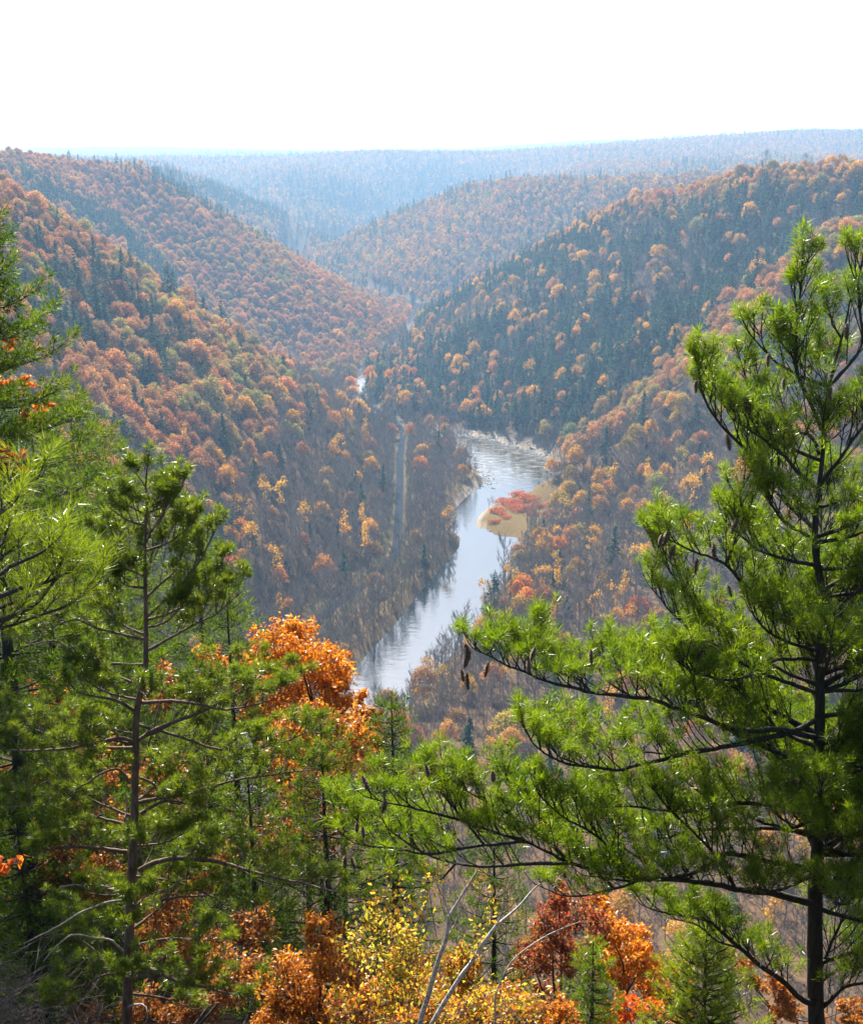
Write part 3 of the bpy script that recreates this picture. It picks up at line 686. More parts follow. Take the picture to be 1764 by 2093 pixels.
def add_needles(root, tufts, kind, n, mat, singles=300):
    """the tufts nearest the overlook as parts of their own, the rest in one part"""
    o0 = np.array(root.location)
    tufts = [(np.array(p) - o0, d, s) for p, d, s in tufts]
    if singles:
        dist = np.array([np.linalg.norm(t[0] + o0 - np.array([0, 0, H])) for t in tufts]); order = np.argsort(dist)
        key = (kind, n, mat.name)
        if key not in TOBJ:
            TOBJ[key] = [mesh('needle_tuft', t.reshape(-1, 3), np.arange(len(t) * 3).reshape(-1, 3), mat, False, {'var': ('FLOAT', np.repeat(v, 3))}) for t, v in tuft_set(kind, n)]
        for c_, i in enumerate(order[:singles]):
            p, d, s = tufts[i]
            A, B, C = frame_of(np.array([d]), np.array([c_ * 1.7]))
            o = obj('needle_tuft', TOBJ[key][c_ % len(TOBJ[key])], root)
            o.matrix_local = Matrix([[A[0][r] * s, B[0][r] * s, C[0][r] * s, p[r]] for r in range(3)] + [[0, 0, 0, 1]])
        tufts = [tufts[i] for i in order[singles:]]
    if tufts: tag(obj('needles', needles_mesh('needles', tufts, kind, n, mat), root), kind='stuff')
def resample(P, step):
    P = np.asarray(P, float); s = np.concatenate([[0], np.cumsum(np.linalg.norm(np.diff(P, axis=0), axis=1))])
    k = max(3, int(s[-1] / step) + 1); t = np.linspace(0, s[-1], k)
    return np.stack([np.interp(t, s, P[:, i]) for i in range(3)], -1), s[-1]
def smooth3(P, n=4):
    P = np.asarray(P, float)
    if len(P) < 3: return P
    out = []
    for i in range(len(P) - 1):
        p0, p1, p2, p3 = P[max(i - 1, 0)], P[i], P[i + 1], P[min(i + 2, len(P) - 1)]
        for t in np.linspace(0, 1, n, endpoint=False):
            out.append(.5 * (2 * p1 + (p2 - p0) * t + (2 * p0 - 5 * p1 + 4 * p2 - p3) * t * t + (3 * p1 - p0 - 3 * p2 + p3) * t ** 3))
    out.append(P[-1]); return np.array(out)
UP = np.array([0, 0, 1.])
def rv(): return rng.normal(size=3)
def twig(tb, tufts, p, d, l, r, cfg, level):
    """one side shoot that curves upward and carries tufts"""
    k = 4; t = np.linspace(0, 1, k); d = d / np.linalg.norm(d)
    bend = rv() * .10 * l
    Pt = p + d * l * t[:, None] + UP * cfg['curl'] * l * (t ** 2)[:, None] + bend * (t * (1 - t))[:, None]
    tb.add(Pt, np.linspace(r, r * .5, k), 4 if level == 0 else 3)
    step = cfg['tuft_step']; nt_ = max(1, int(l * (1 - cfg['bare']) / step)); sc = cfg['scale']
    for j in range(nt_):
        f = 1 - j * step / l
        if j and rng.uniform() < cfg.get('skip', 0): continue
        q_ = np.array([np.interp(f, t, Pt[:, i]) for i in range(3)])
        tg = unit(np.array([np.interp(min(f + .05, 1), t, Pt[:, i]) - np.interp(f - .1, t, Pt[:, i]) for i in range(3)]))
        tufts.append((q_, tg + UP * cfg['tuft_up'] + rv() * .18, sc * rng.uniform(.8, 1.15)))
    if level < cfg['levels']:
        for j in range(cfg['subs']):
            f = rng.uniform(.25, .85); q_ = np.array([np.interp(f, t, Pt[:, i]) for i in range(3)])
            sd = unit(np.cross(d, UP) + 1e-6) * (1 if j % 2 else -1)
            twig(tb, tufts, q_, unit(d * .8 + sd * rng.uniform(.4, .9) + UP * rng.uniform(0, .5) + rv() * .15), l * rng.uniform(.35, .6), r * .6, cfg, level + 1)
LIMB_P = []
def limb(root, P, r0, cfg, tufts, name='branch', bark=None, r1=None, twigs=True):
    """a main branch with its side shoots, one mesh; its tufts are collected in tufts"""
    tb = Tubes(); P, Ltot = resample(smooth3(P), .06)
    P = P + np.cumsum(rng.normal(size=P.shape) * .0036, 0)
    LIMB_P.append(P)
    n = len(P); f = np.linspace(0, 1, n)
    tb.add(P, r0 * (1 - f) ** .8 + (r1 or .0035), 6)
    if twigs:
        T = unit(np.gradient(P, axis=0)); s = cfg['first'] * Ltot; j = 0
        while s < Ltot:
            i = min(int(s / Ltot * (n - 1)), n - 1); ff = s / Ltot
            sd = unit(np.cross(T[i], UP) + 1e-6) * (1 if j % 2 else -1)
            l = cfg['twig'] * (.4 + .6 * (1 - ff) ** .7) * rng.uniform(.65, 1.25) * min(1, .35 + Ltot / 1.2)
            twig(tb, tufts, P[i], unit(T[i] * .75 + sd * rng.uniform(.35, 1.0) + UP * rng.uniform(*cfg['lift']) + rv() * .15), l, min(.006, r0 * .6), cfg, 0)
            s += cfg['spacing'] * rng.uniform(.6, 1.4); j += 1
        twig(tb, tufts, P[-1], unit(T[-1] + UP * .3), cfg['twig'] * .4, .004, cfg, 1)
    o0 = np.array(root.location)
    tb.V = [v - o0 for v in tb.V]
    return obj(name, tb.mesh(name, bark), root)
def trunk(root, P, radii, bark, sides=12):
    P, _ = resample(smooth3(P), .08); n = len(P)
    rr = np.interp(np.linspace(0, 1, n), np.linspace(0, 1, len(radii)), radii) * (1 + rng.normal(size=n) * .025)
    tb = Tubes(); tb.add(P - np.array(root.location), rr, sides)
    return obj('trunk', tb.mesh('trunk', bark), root)
def cone_mesh(L_=.105, R=.018):
    Vs, Q = [], []; k = 0; n = 66
    t = Tubes(); t.add([(0, 0, 0), (0, 0, -L_ * .5), (0, 0, -L_)], [R * .4, R * .5, R * .15], 6); Vs = list(t.V); Q = list(t.Q); k = t.n
    for i in range(n):
        f = (i + .5) / n; a = i * 2.39996; r = R * math.sin(math.pi * min(.96, f * .86 + .12)) ** .7; z = -L_ * f
        rad = np.array([math.cos(a), math.sin(a), 0]); tan_ = np.array([-math.sin(a), math.cos(a), 0]); w = R * .42
        p0 = rad * r * .25 + UP * (z + .006); p1 = rad * r * 1.15 + UP * (z - .006); p2 = rad * r * 1.3 + UP * (z - .003)
        Vs.append(np.array([p0, p1 + tan_ * w, p2, p1 - tan_ * w])); Q.append(np.array([[0, 1, 2, 3]]) + k); k += 4
    return mesh('pine_cone', np.concatenate(Vs), np.concatenate(Q), M['cone'])
CONE = cone_mesh()

# ------------------------------------------------------------------ the tall white pine on the right
D_R = 9.0
def pts(uv, d0, d1=None):
    n = len(uv); d1 = d0 if d1 is None else d1
    return [at(u, v, d0 + (d1 - d0) * i / max(n - 1, 1)) for i, (u, v) in enumerate(uv)]
RT = [(1672, 2135), (1668, 2093), (1665, 1978), (1665, 1856), (1668, 1769), (1675, 1681), (1672, 1559), (1675, 1455), (1675, 1321), (1682, 1229), (1666, 1129), (1667, 1046), (1678, 955), (1689, 841), (1694, 790), (1710, 726), (1728, 658), (1737, 612)]
tp = pts(RT, D_R); b0 = tp[0]; bz = float(gz(b0[0] + .1, b0[1]))
tp = [np.array([b0[0] + .08, b0[1], bz - .3])] + tp
WP = empty('white_pine', tp[0] + np.array([0, 0, .3])); tag(WP, 'tall white pine with dark trunk and hanging cones filling the right edge', 'tree')
trunk(WP, tp, [.098, .088, .074, .066, .056, .046, .036, .026, .014, .006], M['bark_white_pine'])
cfgW = dict(twig=.38, spacing=.064, first=.2, lift=(.15, 1.25), curl=.36, bare=.74, tuft_step=.065, tuft_up=.55, scale=1.08, levels=1, subs=4, skip=.0)
tufW = []
RL = [
 ([(1664, 1051), (1618, 1010), (1563, 959), (1518, 923), (1472, 877), (1440, 836), (1426, 790), (1422, 745)], .017, -.3),
 ([(1673, 1005), (1636, 973), (1600, 932), (1545, 891), (1495, 854)], .014, -.5),
 ([(1675, 1284), (1623, 1270), (1572, 1252), (1522, 1202), (1490, 1156), (1454, 1133), (1422, 1124), (1362, 1097), (1342, 1092)], .019, -.4),
 ([(1490, 1156), (1504, 1106), (1518, 1065), (1508, 1014), (1527, 982)], .009, -.2),
 ([(1545, 1284), (1444, 1275), (1422, 1238), (1376, 1174), (1344, 1133), (1330, 1101), (1335, 1069)], .010, .3),
 ([(1655, 1097), (1618, 1083), (1586, 1060), (1563, 1014)], .010, -.4),
 ([(1678, 880), (1655, 827), (1636, 795), (1623, 767), (1620, 726), (1625, 658), (1630, 603), (1632, 530)], .013, -.1),
 ([(1672, 930), (1655, 891), (1609, 877), (1554, 827), (1527, 781), (1522, 735)], .011, .3),
 ([(1622, 745), (1618, 726), (1591, 694), (1577, 681)], .006, .1),
 ([(1694, 790), (1758, 717), (1755, 635), (1751, 580), (1758, 539)], .012, .2),
 ([(1720, 690), (1700, 658), (1696, 639), (1668, 626)], .006, .1),
 ([(1675, 991), (1714, 937), (1760, 868), (1796, 818)], .014, -.5),
 ([(1673, 1037), (1723, 1023), (1787, 1001)], .012, .5),
 ([(1690, 1290), (1710, 1247), (1764, 1202), (1810, 1174)], .015, -.4),
 ([(1672, 1510), (1600, 1490), (1500, 1488), (1430, 1462), (1374, 1446), (1338, 1433), (1298, 1424), (1253, 1420), (1204, 1412), (1162, 1405), (1107, 1394), (1065, 1376), (1034, 1365), (989, 1344), (958, 1327)], .022, -1.6),
 ([(1204, 1412), (1180, 1385), (1144, 1370), (1116, 1354), (1113, 1324)], .007, 0),
 ([(1298, 1424), (1247, 1397), (1223, 1370), (1213, 1336)], .008, .2),
 ([(1089, 1379), (1080, 1348), (1078, 1300), (1101, 1272)], .005, 0),
 ([(1672, 1470), (1600, 1500), (1520, 1518), (1455, 1528), (1374, 1544), (1298, 1562), (1253, 1573), (1207, 1567), (1144, 1562), (1107, 1546), (1083, 1521), (1065, 1488)], .020, -1.2),
 ([(1455, 1521), (1405, 1534), (1368, 1540), (1329, 1537), (1283, 1537), (1223, 1521), (1210, 1506)], .008, .2),
 ([(1253, 1573), (1192, 1564), (1137, 1540), (1113, 1512), (1089, 1485)], .007, .1),
 ([(1654, 1776), (1585, 1758), (1532, 1748), (1480, 1741), (1428, 1774), (1358, 1790), (1288, 1797), (1201, 1790)], .024, -.9),
 ([(1665, 1849), (1644, 1842), (1585, 1828), (1497, 1814), (1421, 1804), (1319, 1798), (1253, 1790), (1169, 1769), (1079, 1727), (991, 1713)], .030, -1.2),
 ([(1319, 1800), (1253, 1821), (1201, 1828), (1148, 1828), (1096, 1807)], .009, .1),
 ([(1079, 1727), (956, 1685), (869, 1654), (799, 1636), (747, 1622)], .011, -.3),
 ([(1079, 1727), (974, 1734), (887, 1744), (817, 1730), (747, 1720), (702, 1664)], .011, .2),
 ([(1169, 1769), (1044, 1769), (939, 1762), (852, 1734), (799, 1695), (730, 1671), (690, 1640)], .011, .5),
 ([(1668, 2044), (1644, 2044), (1602, 2006), (1557, 1975), (1508, 1933), (1462, 1891), (1428, 1866), (1344, 1849), (1305, 1832)], .026, -.6),
 ([(1508, 1933), (1462, 1922), (1428, 1894), (1372, 1880)], .008, .1),
 ([(1670, 1600), (1630, 1577), (1602, 1545), (1550, 1507), (1480, 1476)], .014, .4),
 ([(1680, 1545), (1724, 1507), (1764, 1490), (1811, 1469)], .016, -.3),
 ([(1672, 1840), (1693, 1804), (1764, 1797), (1811, 1790)], .019, -.3),
 ([(1680, 2060), (1724, 2020), (1764, 2009), (1811, 2002)], .020, -.4),
 ([(1675, 2010), (1721, 1971), (1764, 1943)], .012, .2),
 ([(1670, 1990), (1714, 1891), (1738, 1832), (1764, 1804)], .015, .3),
 ([(1675, 1735), (1721, 1713), (1764, 1702), (1811, 1699)], .015, .3),
 ([(1665, 1620), (1600, 1640), (1500, 1640), (1400, 1660), (1290, 1650), (1200, 1660)], .018, -.7),
 ([(1665, 1700), (1560, 1690), (1440, 1690), (1300, 1710), (1180, 1690), (1080, 1650)], .018, .6),
 ([(1670, 1400), (1600, 1370), (1530, 1330), (1470, 1320), (1420, 1290)], .014, .5),
 ([(1672, 1350), (1590, 1350), (1510, 1390), (1430, 1380), (1380, 1350)], .013, -.5),
]
RL += [
 ([(1253, 1790), (1190, 1740), (1120, 1690), (1060, 1630), (1010, 1580)], .010, .3),
 ([(1169, 1769), (1090, 1700), (1000, 1640), (930, 1600)], .010, -.2),
 ([(1421, 1804), (1370, 1740), (1300, 1690), (1230, 1640), (1190, 1600)], .012, .4),
 ([(1497, 1814), (1440, 1730), (1380, 1670), (1330, 1620)], .012, -.4),
 ([(991, 1713), (930, 1650), (880, 1600), (850, 1570)], .007, .1),
 ([(1288, 1797), (1220, 1720), (1130, 1660), (1090, 1610)], .010, -.5),
 ([(1358, 1790), (1290, 1740), (1200, 1700), (1130, 1720)], .010, .6),
 ([(939, 1762), (900, 1800), (860, 1800), (800, 1780)], .007, .2),
 ([(1374, 1446), (1330, 1390), (1290, 1350), (1270, 1320)], .009, .3),
 ([(1430, 1462), (1420, 1390), (1400, 1340)], .009, -.3),
 ([(1107, 1546), (1140, 1500), (1180, 1480)], .006, .2),
 ([(1600, 1490), (1540, 1420), (1480, 1400), (1430, 1350)], .012, .5),
]
depth_of = {}
for i, (uv, r_, dd) in enumerate(RL):
    base = D_R
    # a side limb starts on its parent
    par = None
    for j in range(i):
        pu = RL[j][0]; dj = [abs(uv[0][0] - a_) + abs(uv[0][1] - b_) for a_, b_ in pu]; kmin = int(np.argmin(dj))
        if dj[kmin] < 45 and kmin > 0: base = depth_of[j] + RL[j][2] * kmin / (len(pu) - 1); par = j
    depth_of[i] = base
    pp = pts(uv, base, base + dd)
    if par is not None:
        Q_ = LIMB_P[par]; dv_ = Q_ - pp[0]; near = Q_[int(np.argmin((dv_ ** 2).sum(1)))]
        sh_ = near - pp[0]; pp = [x + sh_ * max(0, 1 - k_ / 2) for k_, x in enumerate(pp)]
    limb(WP, pp, r_, cfgW, tufW, bark=M['bark_white_pine'])
# limbs that lean toward the overlook or away from it
for k in range(76):
    f = rng.uniform(.06, .93) if k < 34 else rng.uniform(.18, .56); v = 2093 - f * (2093 - 640); u = float(np.interp(-v, [-b_ for a_, b_ in RT], [a_ for a_, b_ in RT])); p0 = at(u, v, D_R)
    a_ = rng.uniform(0, 6.283); ln = (.35 + 1.25 * (1 - f) ** .8) * rng.uniform(.7, 1.1)
    dv = np.array([math.cos(a_), math.sin(a_), 0])
    ub = float(np.interp(v, [640, 760, 900, 1100, 1180, 1260, 1330, 1450, 1600, 1760, 1860, 2000, 2093], [1630, 1540, 1470, 1380, 1470, 1440, 1330, 1250, 1250, 1200, 1330, 1560, 1600]))
    if dv[0] < 0: ln = min(ln * 1.25, max(.25, (u - ub) / FPX * D_R / max(-dv[0], .3)))
    elif dv[0] > .4: ln *= .8
    if f < .2 and dv[0] < .1: continue
    if dv[1] < -.3: ln *= .65
    up_ = rng.uniform(.15, .5) + .5 * f
    limb(WP, [p0, p0 + dv * ln * .35 + UP * ln * up_ * .2, p0 + dv * ln * .7 + UP * ln * up_ * .5, p0 + dv * ln + UP * ln * up_], .012 + .008 * (1 - f), cfgW, tufW, bark=M['bark_white_pine'])
# bottom right bough of another crown level, close to the frame's lower edge
add_needles(WP, tufW, 'white', 44, M['white_pine'])
print('white pine tufts', len(tufW))
for (u, v) in [(955, 1345), (943, 1378), (954, 1384), (998, 1362), (952, 1326), (1093, 1332), (1080, 1358), (1207, 1336), (1353, 1100), (1364, 1095), (1379, 1123), (1504, 1070), (1424, 1150), (1458, 1120), (1422, 785), (1495, 825), (1486, 897), (1602, 780), (1570, 730), (1522, 815), (1538, 820), (1698, 800), (1730, 670), (1435, 1333), (1488, 1205), (741, 1595), (788, 1643), (741, 1698), (706, 1757), (718, 1760), (730, 1690), (870, 1571), (1007, 1585)]:
    dcone = 7.35 if (v > 1300 and u < 1250 and v < 1450) else 7.5 if u < 1050 else 8.45
    o = obj('pine_cone', CONE, WP); o.location = Vector(at(u, v - 8, dcone)) - WP.location
    o.rotation_euler = (rng.uniform(-.3, .3), rng.uniform(-.3, .3), rng.uniform(0, 6)); s_ = rng.uniform(.8, 1.1); o.scale = (s_, s_, s_)

# ------------------------------------------------------------------ the red pine on the left
D_L = 11.0
LT = [(260, 2149), (260, 2093), (265, 1932), (267, 1824), (273, 1741), (276, 1650), (278, 1541), (280, 1455), (297, 1374), (299, 1309), (299, 1244), (297, 1179), (297, 1114), (299, 1049), (299, 984), (306, 923)]
tp = pts(LT, D_L); b0 = tp[0]; bz = float(gz(b0[0], b0[1])); tp = [np.array([b0[0], b0[1], min(bz, b0[2]) - .3])] + tp
RP = empty('red_pine', tp[0]); tag(RP, 'open red pine with bare lower limbs and round needle tufts, left foreground', 'tree')
trunk(RP, tp, [.062, .058, .054, .050, .044, .038, .030, .022, .013, .006], M['bark_red_pine'])
cfgR = dict(twig=.36, spacing=.092, first=.25, lift=(.2, 1.2), curl=.5, bare=.85, tuft_step=.085, tuft_up=.9, scale=1.0, levels=1, subs=3, skip=.0)
tufR = []
LL = [
 ([(260, 1741), (217, 1735), (156, 1729), (100, 1737), (61, 1754)], .022, -.4),
 ([(286, 1778), (312, 1765), (369, 1758), (417, 1761), (456, 1767), (521, 1787), (608, 1808), (677, 1828), (738, 1839)], .024, -.6),
 ([(282, 1852), (347, 1841), (412, 1834), (469, 1832)], .016, -.3),
 ([(278, 1967), (312, 1982), (369, 2006), (434, 2019), (521, 2045), (586, 2080)], .020, -.8),
 ([(286, 1663), (312, 1646), (347, 1637), (391, 1646)], .018, .2),
 ([(265, 1602), (243, 1572), (208, 1578), (169, 1602), (126, 1628)], .012, -.3),
 ([(286, 1589), (312, 1598), (330, 1624), (360, 1641), (417, 1628)], .010, .2),
 ([(282, 1520), (243, 1511), (174, 1526), (87, 1539), (0, 1535), (-35, 1541)], .017, -.4),
 ([(291, 1507), (326, 1492), (360, 1474), (412, 1455)], .014, .3),
 ([(278, 1930), (339, 1921), (391, 1919), (450, 1930)], .011, .3),
 ([(278, 1455), (243, 1435), (208, 1427), (174, 1424), (148, 1418)], .017, -.3),
 ([(285, 1512), (321, 1487), (360, 1470), (399, 1453), (443, 1435), (490, 1413), (521, 1396), (608, 1379)], .018, .3),
 ([(290, 1435), (369, 1435), (434, 1446), (477, 1448), (543, 1435), (582, 1418)], .015, -.5),
 ([(298, 1265), (339, 1227), (369, 1196), (391, 1170), (417, 1131), (438, 1084)], .012, -.2),
 ([(299, 1223), (330, 1192), (360, 1162), (391, 1092), (408, 1062)], .010, .3),
 ([(299, 1330), (360, 1301), (399, 1279), (443, 1257), (477, 1231), (499, 1214)], .013, -.2),
 ([(297, 1114), (312, 1084), (339, 1040), (360, 988)], .009, .1),
 ([(297, 1308), (243, 1296), (195, 1283), (152, 1266), (82, 1288)], .012, -.3),
 ([(297, 1180), (252, 1162), (217, 1153)], .008, -.2),
 ([(299, 1049), (269, 1036), (243, 1014)], .006, -.1),
 ([(280, 1500), (243, 1492), (208, 1483)], .008, .2),
 ([(294, 1358), (217, 1353), (152, 1335), (109, 1309), (43, 1318)], .013, .3),
 ([(278, 1530), (195, 1528), (87, 1500), (0, 1470)], .013, .5),
 ([(280, 1480), (350, 1500), (450, 1530), (550, 1520), (640, 1490)], .014, .6),
 ([(276, 1640), (380, 1620), (480, 1590), (560, 1580), (650, 1570)], .015, .5),
 ([(274, 1690), (180, 1660), (90, 1640), (10, 1650)], .013, .5),
 ([(270, 1790), (350, 1800), (430, 1830), (520, 1880)], .013, -.6),
 ([(265, 1990), (200, 2000), (150, 2050), (90, 2060)], .012, -.5),
 ([(265, 2030), (330, 2040), (390, 2060)], .012, .3),
 ([(299, 1090), (330, 1065), (352, 1030)], .006, -.2), ([(300, 1000), (285, 975), (270, 960)], .005, 0.),
]
for uv, r_, dd in LL: limb(RP, pts(uv, D_L, D_L + dd), r_, cfgR, tufR, bark=M['bark_red_pine'])
for k in range(26):
    f = rng.uniform(.08, .94); v = 2093 - f * (2093 - 960); u = float(np.interp(-v, [-b_ for a_, b_ in LT], [a_ for a_, b_ in LT])); p0 = at(u, v, D_L)
    a_ = rng.uniform(0, 6.283); ln = (.3 + .95 * min(1, (1 - f) * 1.6)) * rng.uniform(.6, 1.1); dv = np.array([math.cos(a_), math.sin(a_), 0])
    if dv[1] < 0: ln *= .7
    up_ = rng.uniform(.1, .5) + .4 * f
    limb(RP, [p0, p0 + dv * ln * .4 + UP * ln * up_ * .2, p0 + dv * ln * .75 + UP * ln * up_ * .55, p0 + dv * ln + UP * ln * up_], .011, cfgR, tufR, bark=M['bark_red_pine'])
tufR.append((at(306, 915, D_L), UP, 1.1)); tufR.append((at(303, 945, D_L), UP + rv() * .2, 1.0))
add_needles(RP, tufR, 'red', 88, M['red_pine']); print('red pine tufts', len(tufR))
for uv in [[(268, 1830), (252, 1826), (200, 1813), (126, 1814)], [(268, 1846), (254, 1841), (217, 1847), (165, 1869), (113, 1900), (52, 1928)], [(265, 1960), (243, 1936), (226, 1921), (191, 1915), (148, 1910), (113, 1936), (91, 1962)], [(272, 1730), (262, 1698), (260, 1650), (256, 1615)], [(262, 2060), (269, 2056), (299, 2054), (304, 2084)]]:
    o = limb(RP, pts(uv, D_L, D_L - .3), .011, cfgR, [], 'dead_branch', M['dead_wood'], .004, False)
    tag(o, 'bare bleached dead branch')

# ------------------------------------------------------------------ near pine bough reaching in at the left edge
NP = empty('white_pine', (-3.4, 4.6, float(gz(-3.4, 4.6)))); tag(NP, 'bright long needled pine boughs entering at the left edge, nearest of all', 'tree')
t0 = np.array([-3.4, 4.6, float(gz(-3.4, 4.6)) - .2])
trunk(NP, [t0, t0 + [0, 0, 4], at(-500, 900, 4.8) + np.array([-.6, 0, 0]), t0 + np.array([0, 0, 9])], [.09, .07, .06, .03], M['bark_white_pine'])
cfgN = dict(twig=.21, spacing=.075, first=.50, lift=(.1, .9), curl=.3, bare=.1, tuft_step=.055, tuft_up=.25, scale=.95, levels=1, subs=2, skip=.1)
tufN = []
for uv in [[(-560, 1240), (-52, 1288), (0, 1279), (56, 1266), (109, 1249), (152, 1223), (195, 1185), (212, 1160)], [(-43, 1279), (43, 1253), (87, 1223), (126, 1162), (138, 1145)], [(-560, 1240), (-65, 1092), (0, 1053), (43, 1019), (80, 978)], [(-65, 1245), (0, 1179), (52, 1144), (100, 1110), (112, 1095)], [(-65, 1162), (0, 1114), (26, 1040)], [(-43, 1231), (52, 1196), (113, 1179), (165, 1155)], [(-60, 1200), (0, 1150), (60, 1110)], [(-60, 1260), (30, 1230), (90, 1200)]]:
    limb(NP, pts(uv, 4.7, 5.2), .008, cfgN, tufN, bark=M['bark_white_pine'])
add_needles(NP, tufN, 'long', 44, M['near_pine']); print('near tufts', len(tufN))

# ------------------------------------------------------------------ other conifers, from their tops down
def conifer(name, label, apex, y, h, R, mat, n=40, kind='coarse', whorl=.42, per=5, droop=-.15, seed=0, twl=.45, scale=1.0, sp=.2, tstep=.17, azim=None):
    ap = at(*apex, y); g_ = float(gz(ap[0], ap[1])); hh = ap[2] - g_
    root = empty(name, (ap[0], ap[1], g_)); tag(root, label, 'tree')
    trunk(root, [(ap[0], ap[1], g_ - .3), (ap[0] + .03, ap[1], g_ + hh * .5), tuple(ap)], [.03 + .011 * hh, .02 + .005 * hh, .006], M['bark_white_pine'], 8)
    cfg = dict(twig=twl, spacing=sp, first=.15, lift=(-.1, .3), curl=.12, bare=.15, tuft_step=tstep, tuft_up=.1, scale=scale, levels=0, subs=0, skip=.1)
    hf = h; h = hh - .5; tf = [(ap, UP, scale * .8), (ap - UP * .12, UP + rv() * .3, scale * .8)]; z = .15; a0 = rng.uniform(0, 6)
    while z < min(h, hh - .3):
        f = z / hf; r_ = R * min(1, f ** .75 + .04)
        for k in range(per):
            a_ = a0 + k * 6.283 / per + rng.uniform(-.3, .3); dv = np.array([math.cos(a_), math.sin(a_), 0]); ln = r_ * rng.uniform(.75, 1.15)
            p0 = np.array([ap[0], ap[1], ap[2] - z])
            limb(root, [p0, p0 + dv * ln * .5 + UP * ln * (droop * .4 + .06), p0 + dv * ln + UP * ln * (droop + .22 + .25 * (1 - min(f, 1)))], .008 + .008 * min(f, 1), cfg, tf, bark=M['bark_white_pine'])
        z += whorl * rng.uniform(.75, 1.2) * (1 + .5 * min(f, 1.6)); a0 += 1.1
    add_needles(root, tf, kind, n, mat, 0); return len(tf)
print('D', conifer('white_pine', 'dark layered pine with flat drooping boughs at the left edge', (-85, 380), 15.5, 4.6, 1.75, M['dark_pine'], 44, whorl=.34, per=7, droop=-.12, sp=.11, twl=.36, scale=.95, tstep=.13))
print('E1', conifer('white_pine', 'green pine standing behind the layered pine on the left', (142, 815), 25, 9.5, 2.0, M['hemlock'], 26, whorl=.42, per=8, sp=.14, twl=.55, scale=1.25, tstep=.2))
conifer('white_pine', 'fuller pine in front of its neighbours, left of the red pine top', (62, 850), 21, 9, 2.0, M['dark_pine'], 26, whorl=.42, per=8, sp=.14, twl=.55, scale=1.2, tstep=.2)
conifer('white_pine', 'soft green pine just left of the red pine top', (212, 880), 29, 10, 2.0, M['hemlock'], 24, whorl=.42, per=8, sp=.14, twl=.55, scale=1.3, tstep=.2)
conifer('white_pine', 'low pine crown behind the middle of the red pine', (400, 1090), 24, 5.5, 1.6, M['dark_pine'], 26, whorl=.4, per=8, sp=.14, twl=.5, scale=1.2, tstep=.2)
conifer('hemlock', 'dark hemlock between the red pine and the orange oak', (462, 1195), 20, 6, 1.2, M['dark_pine'], 30, whorl=.36, per=6, sp=.18, twl=.4, scale=1.0, tstep=.18)
conifer('hemlock', 'small dark hemlock with a lone spire in the middle', (800, 1425), 14.5, 2.4, .62, M['dark_pine'], 34, whorl=.16, per=6, sp=.09, twl=.2, scale=.62, tstep=.09)
conifer('hemlock', 'shaded hemlock under the limbs of the red pine', (505, 1560), 15.5, 4, 1.25, M['dark_pine'], 34, whorl=.3, per=6, sp=.16, twl=.36, scale=.85, tstep=.15)
conifer('hemlock', 'flat boughed hemlock in front of the lower orange oak', (655, 1475), 15, 4, 1.0, M['dark_pine'], 34, whorl=.26, per=7, sp=.14, twl=.34, scale=.8, tstep=.14)
conifer('hemlock', 'shaded hemlock low at the left edge', (30, 1640), 14.5, 4, 1.3, M['dark_pine'], 34, whorl=.3, per=6, sp=.16, twl=.36, scale=.85, tstep=.15)
conifer('white_pine', 'young pine below the birch stems at the bottom edge', (1212, 1925), 12.5, 2.4, .55, M['white_pine'], 44, 'white', whorl=.16, per=6, sp=.075, twl=.2, scale=1.25, tstep=.07)
conifer('white_pine', 'bright bushy young pine at the bottom edge beside the great trunk', (1445, 1885), 10, 2.2, .72, M['near_pine'], 46, 'white', whorl=.14, per=7, sp=.07, twl=.22, scale=1.15, tstep=.065, droop=.1)
conifer('white_pine', 'dark pine sapling behind the left limbs of the white pine', (1010, 1700), 17, 4.5, 1.2, M['dark_pine'], 34, whorl=.3, per=6, sp=.16, twl=.36, scale=.85, tstep=.15)

# ------------------------------------------------------------------ broadleaf crowns in the foreground
COP = [(.31, .115, .024), (.37, .16, .026), (.24, .08, .022), (.40, .20, .035)]
ORA = [(.48, .175, .016), (.52, .23, .02), (.42, .12, .016), (.50, .28, .03)]
RED = [(.34, .050, .022), (.26, .042, .02), (.42, .085, .022)]
BRN = [(.23, .095, .036), (.18, .066, .03), (.28, .125, .04), (.21, .085, .04)]
YEL = [(.52, .36, .03), (.42, .37, .045), (.50, .25, .025), (.30, .31, .04)]
def leaf_quads(C, Nrm, size, pal):
    n = len(C); r = unit(rng.normal(size=(n, 3))); A = unit(np.cross(Nrm, r)); B = np.cross(Nrm, A)
    s = np.asarray(size).reshape(-1, 1); fold = rng.uniform(.05, .35, (n, 1))
    V = np.stack([C - A * s, C - A * s * .15 + B * s * .55 + Nrm * s * fold, C + A * s, C - A * s * .15 - B * s * .55 + Nrm * s * fold], 1)
    c = np.array(pal)[rng.integers(0, len(pal), n)] * rng.uniform(.75, 1.25, (n, 1))
    return V, c
def leaves_mesh(name, V, c):
    n = len(V); i = np.arange(n * 4).reshape(n, 4); F = np.concatenate([i[:, [0, 1, 2]], i[:, [0, 2, 3]]])
    c4 = np.repeat(np.concatenate([c, np.ones((n, 1))], 1), 4, 0)
    return mesh(name, V.reshape(-1, 3), F, M['leaf'], False, {'leaf_colour': ('FLOAT_COLOR', c4)})
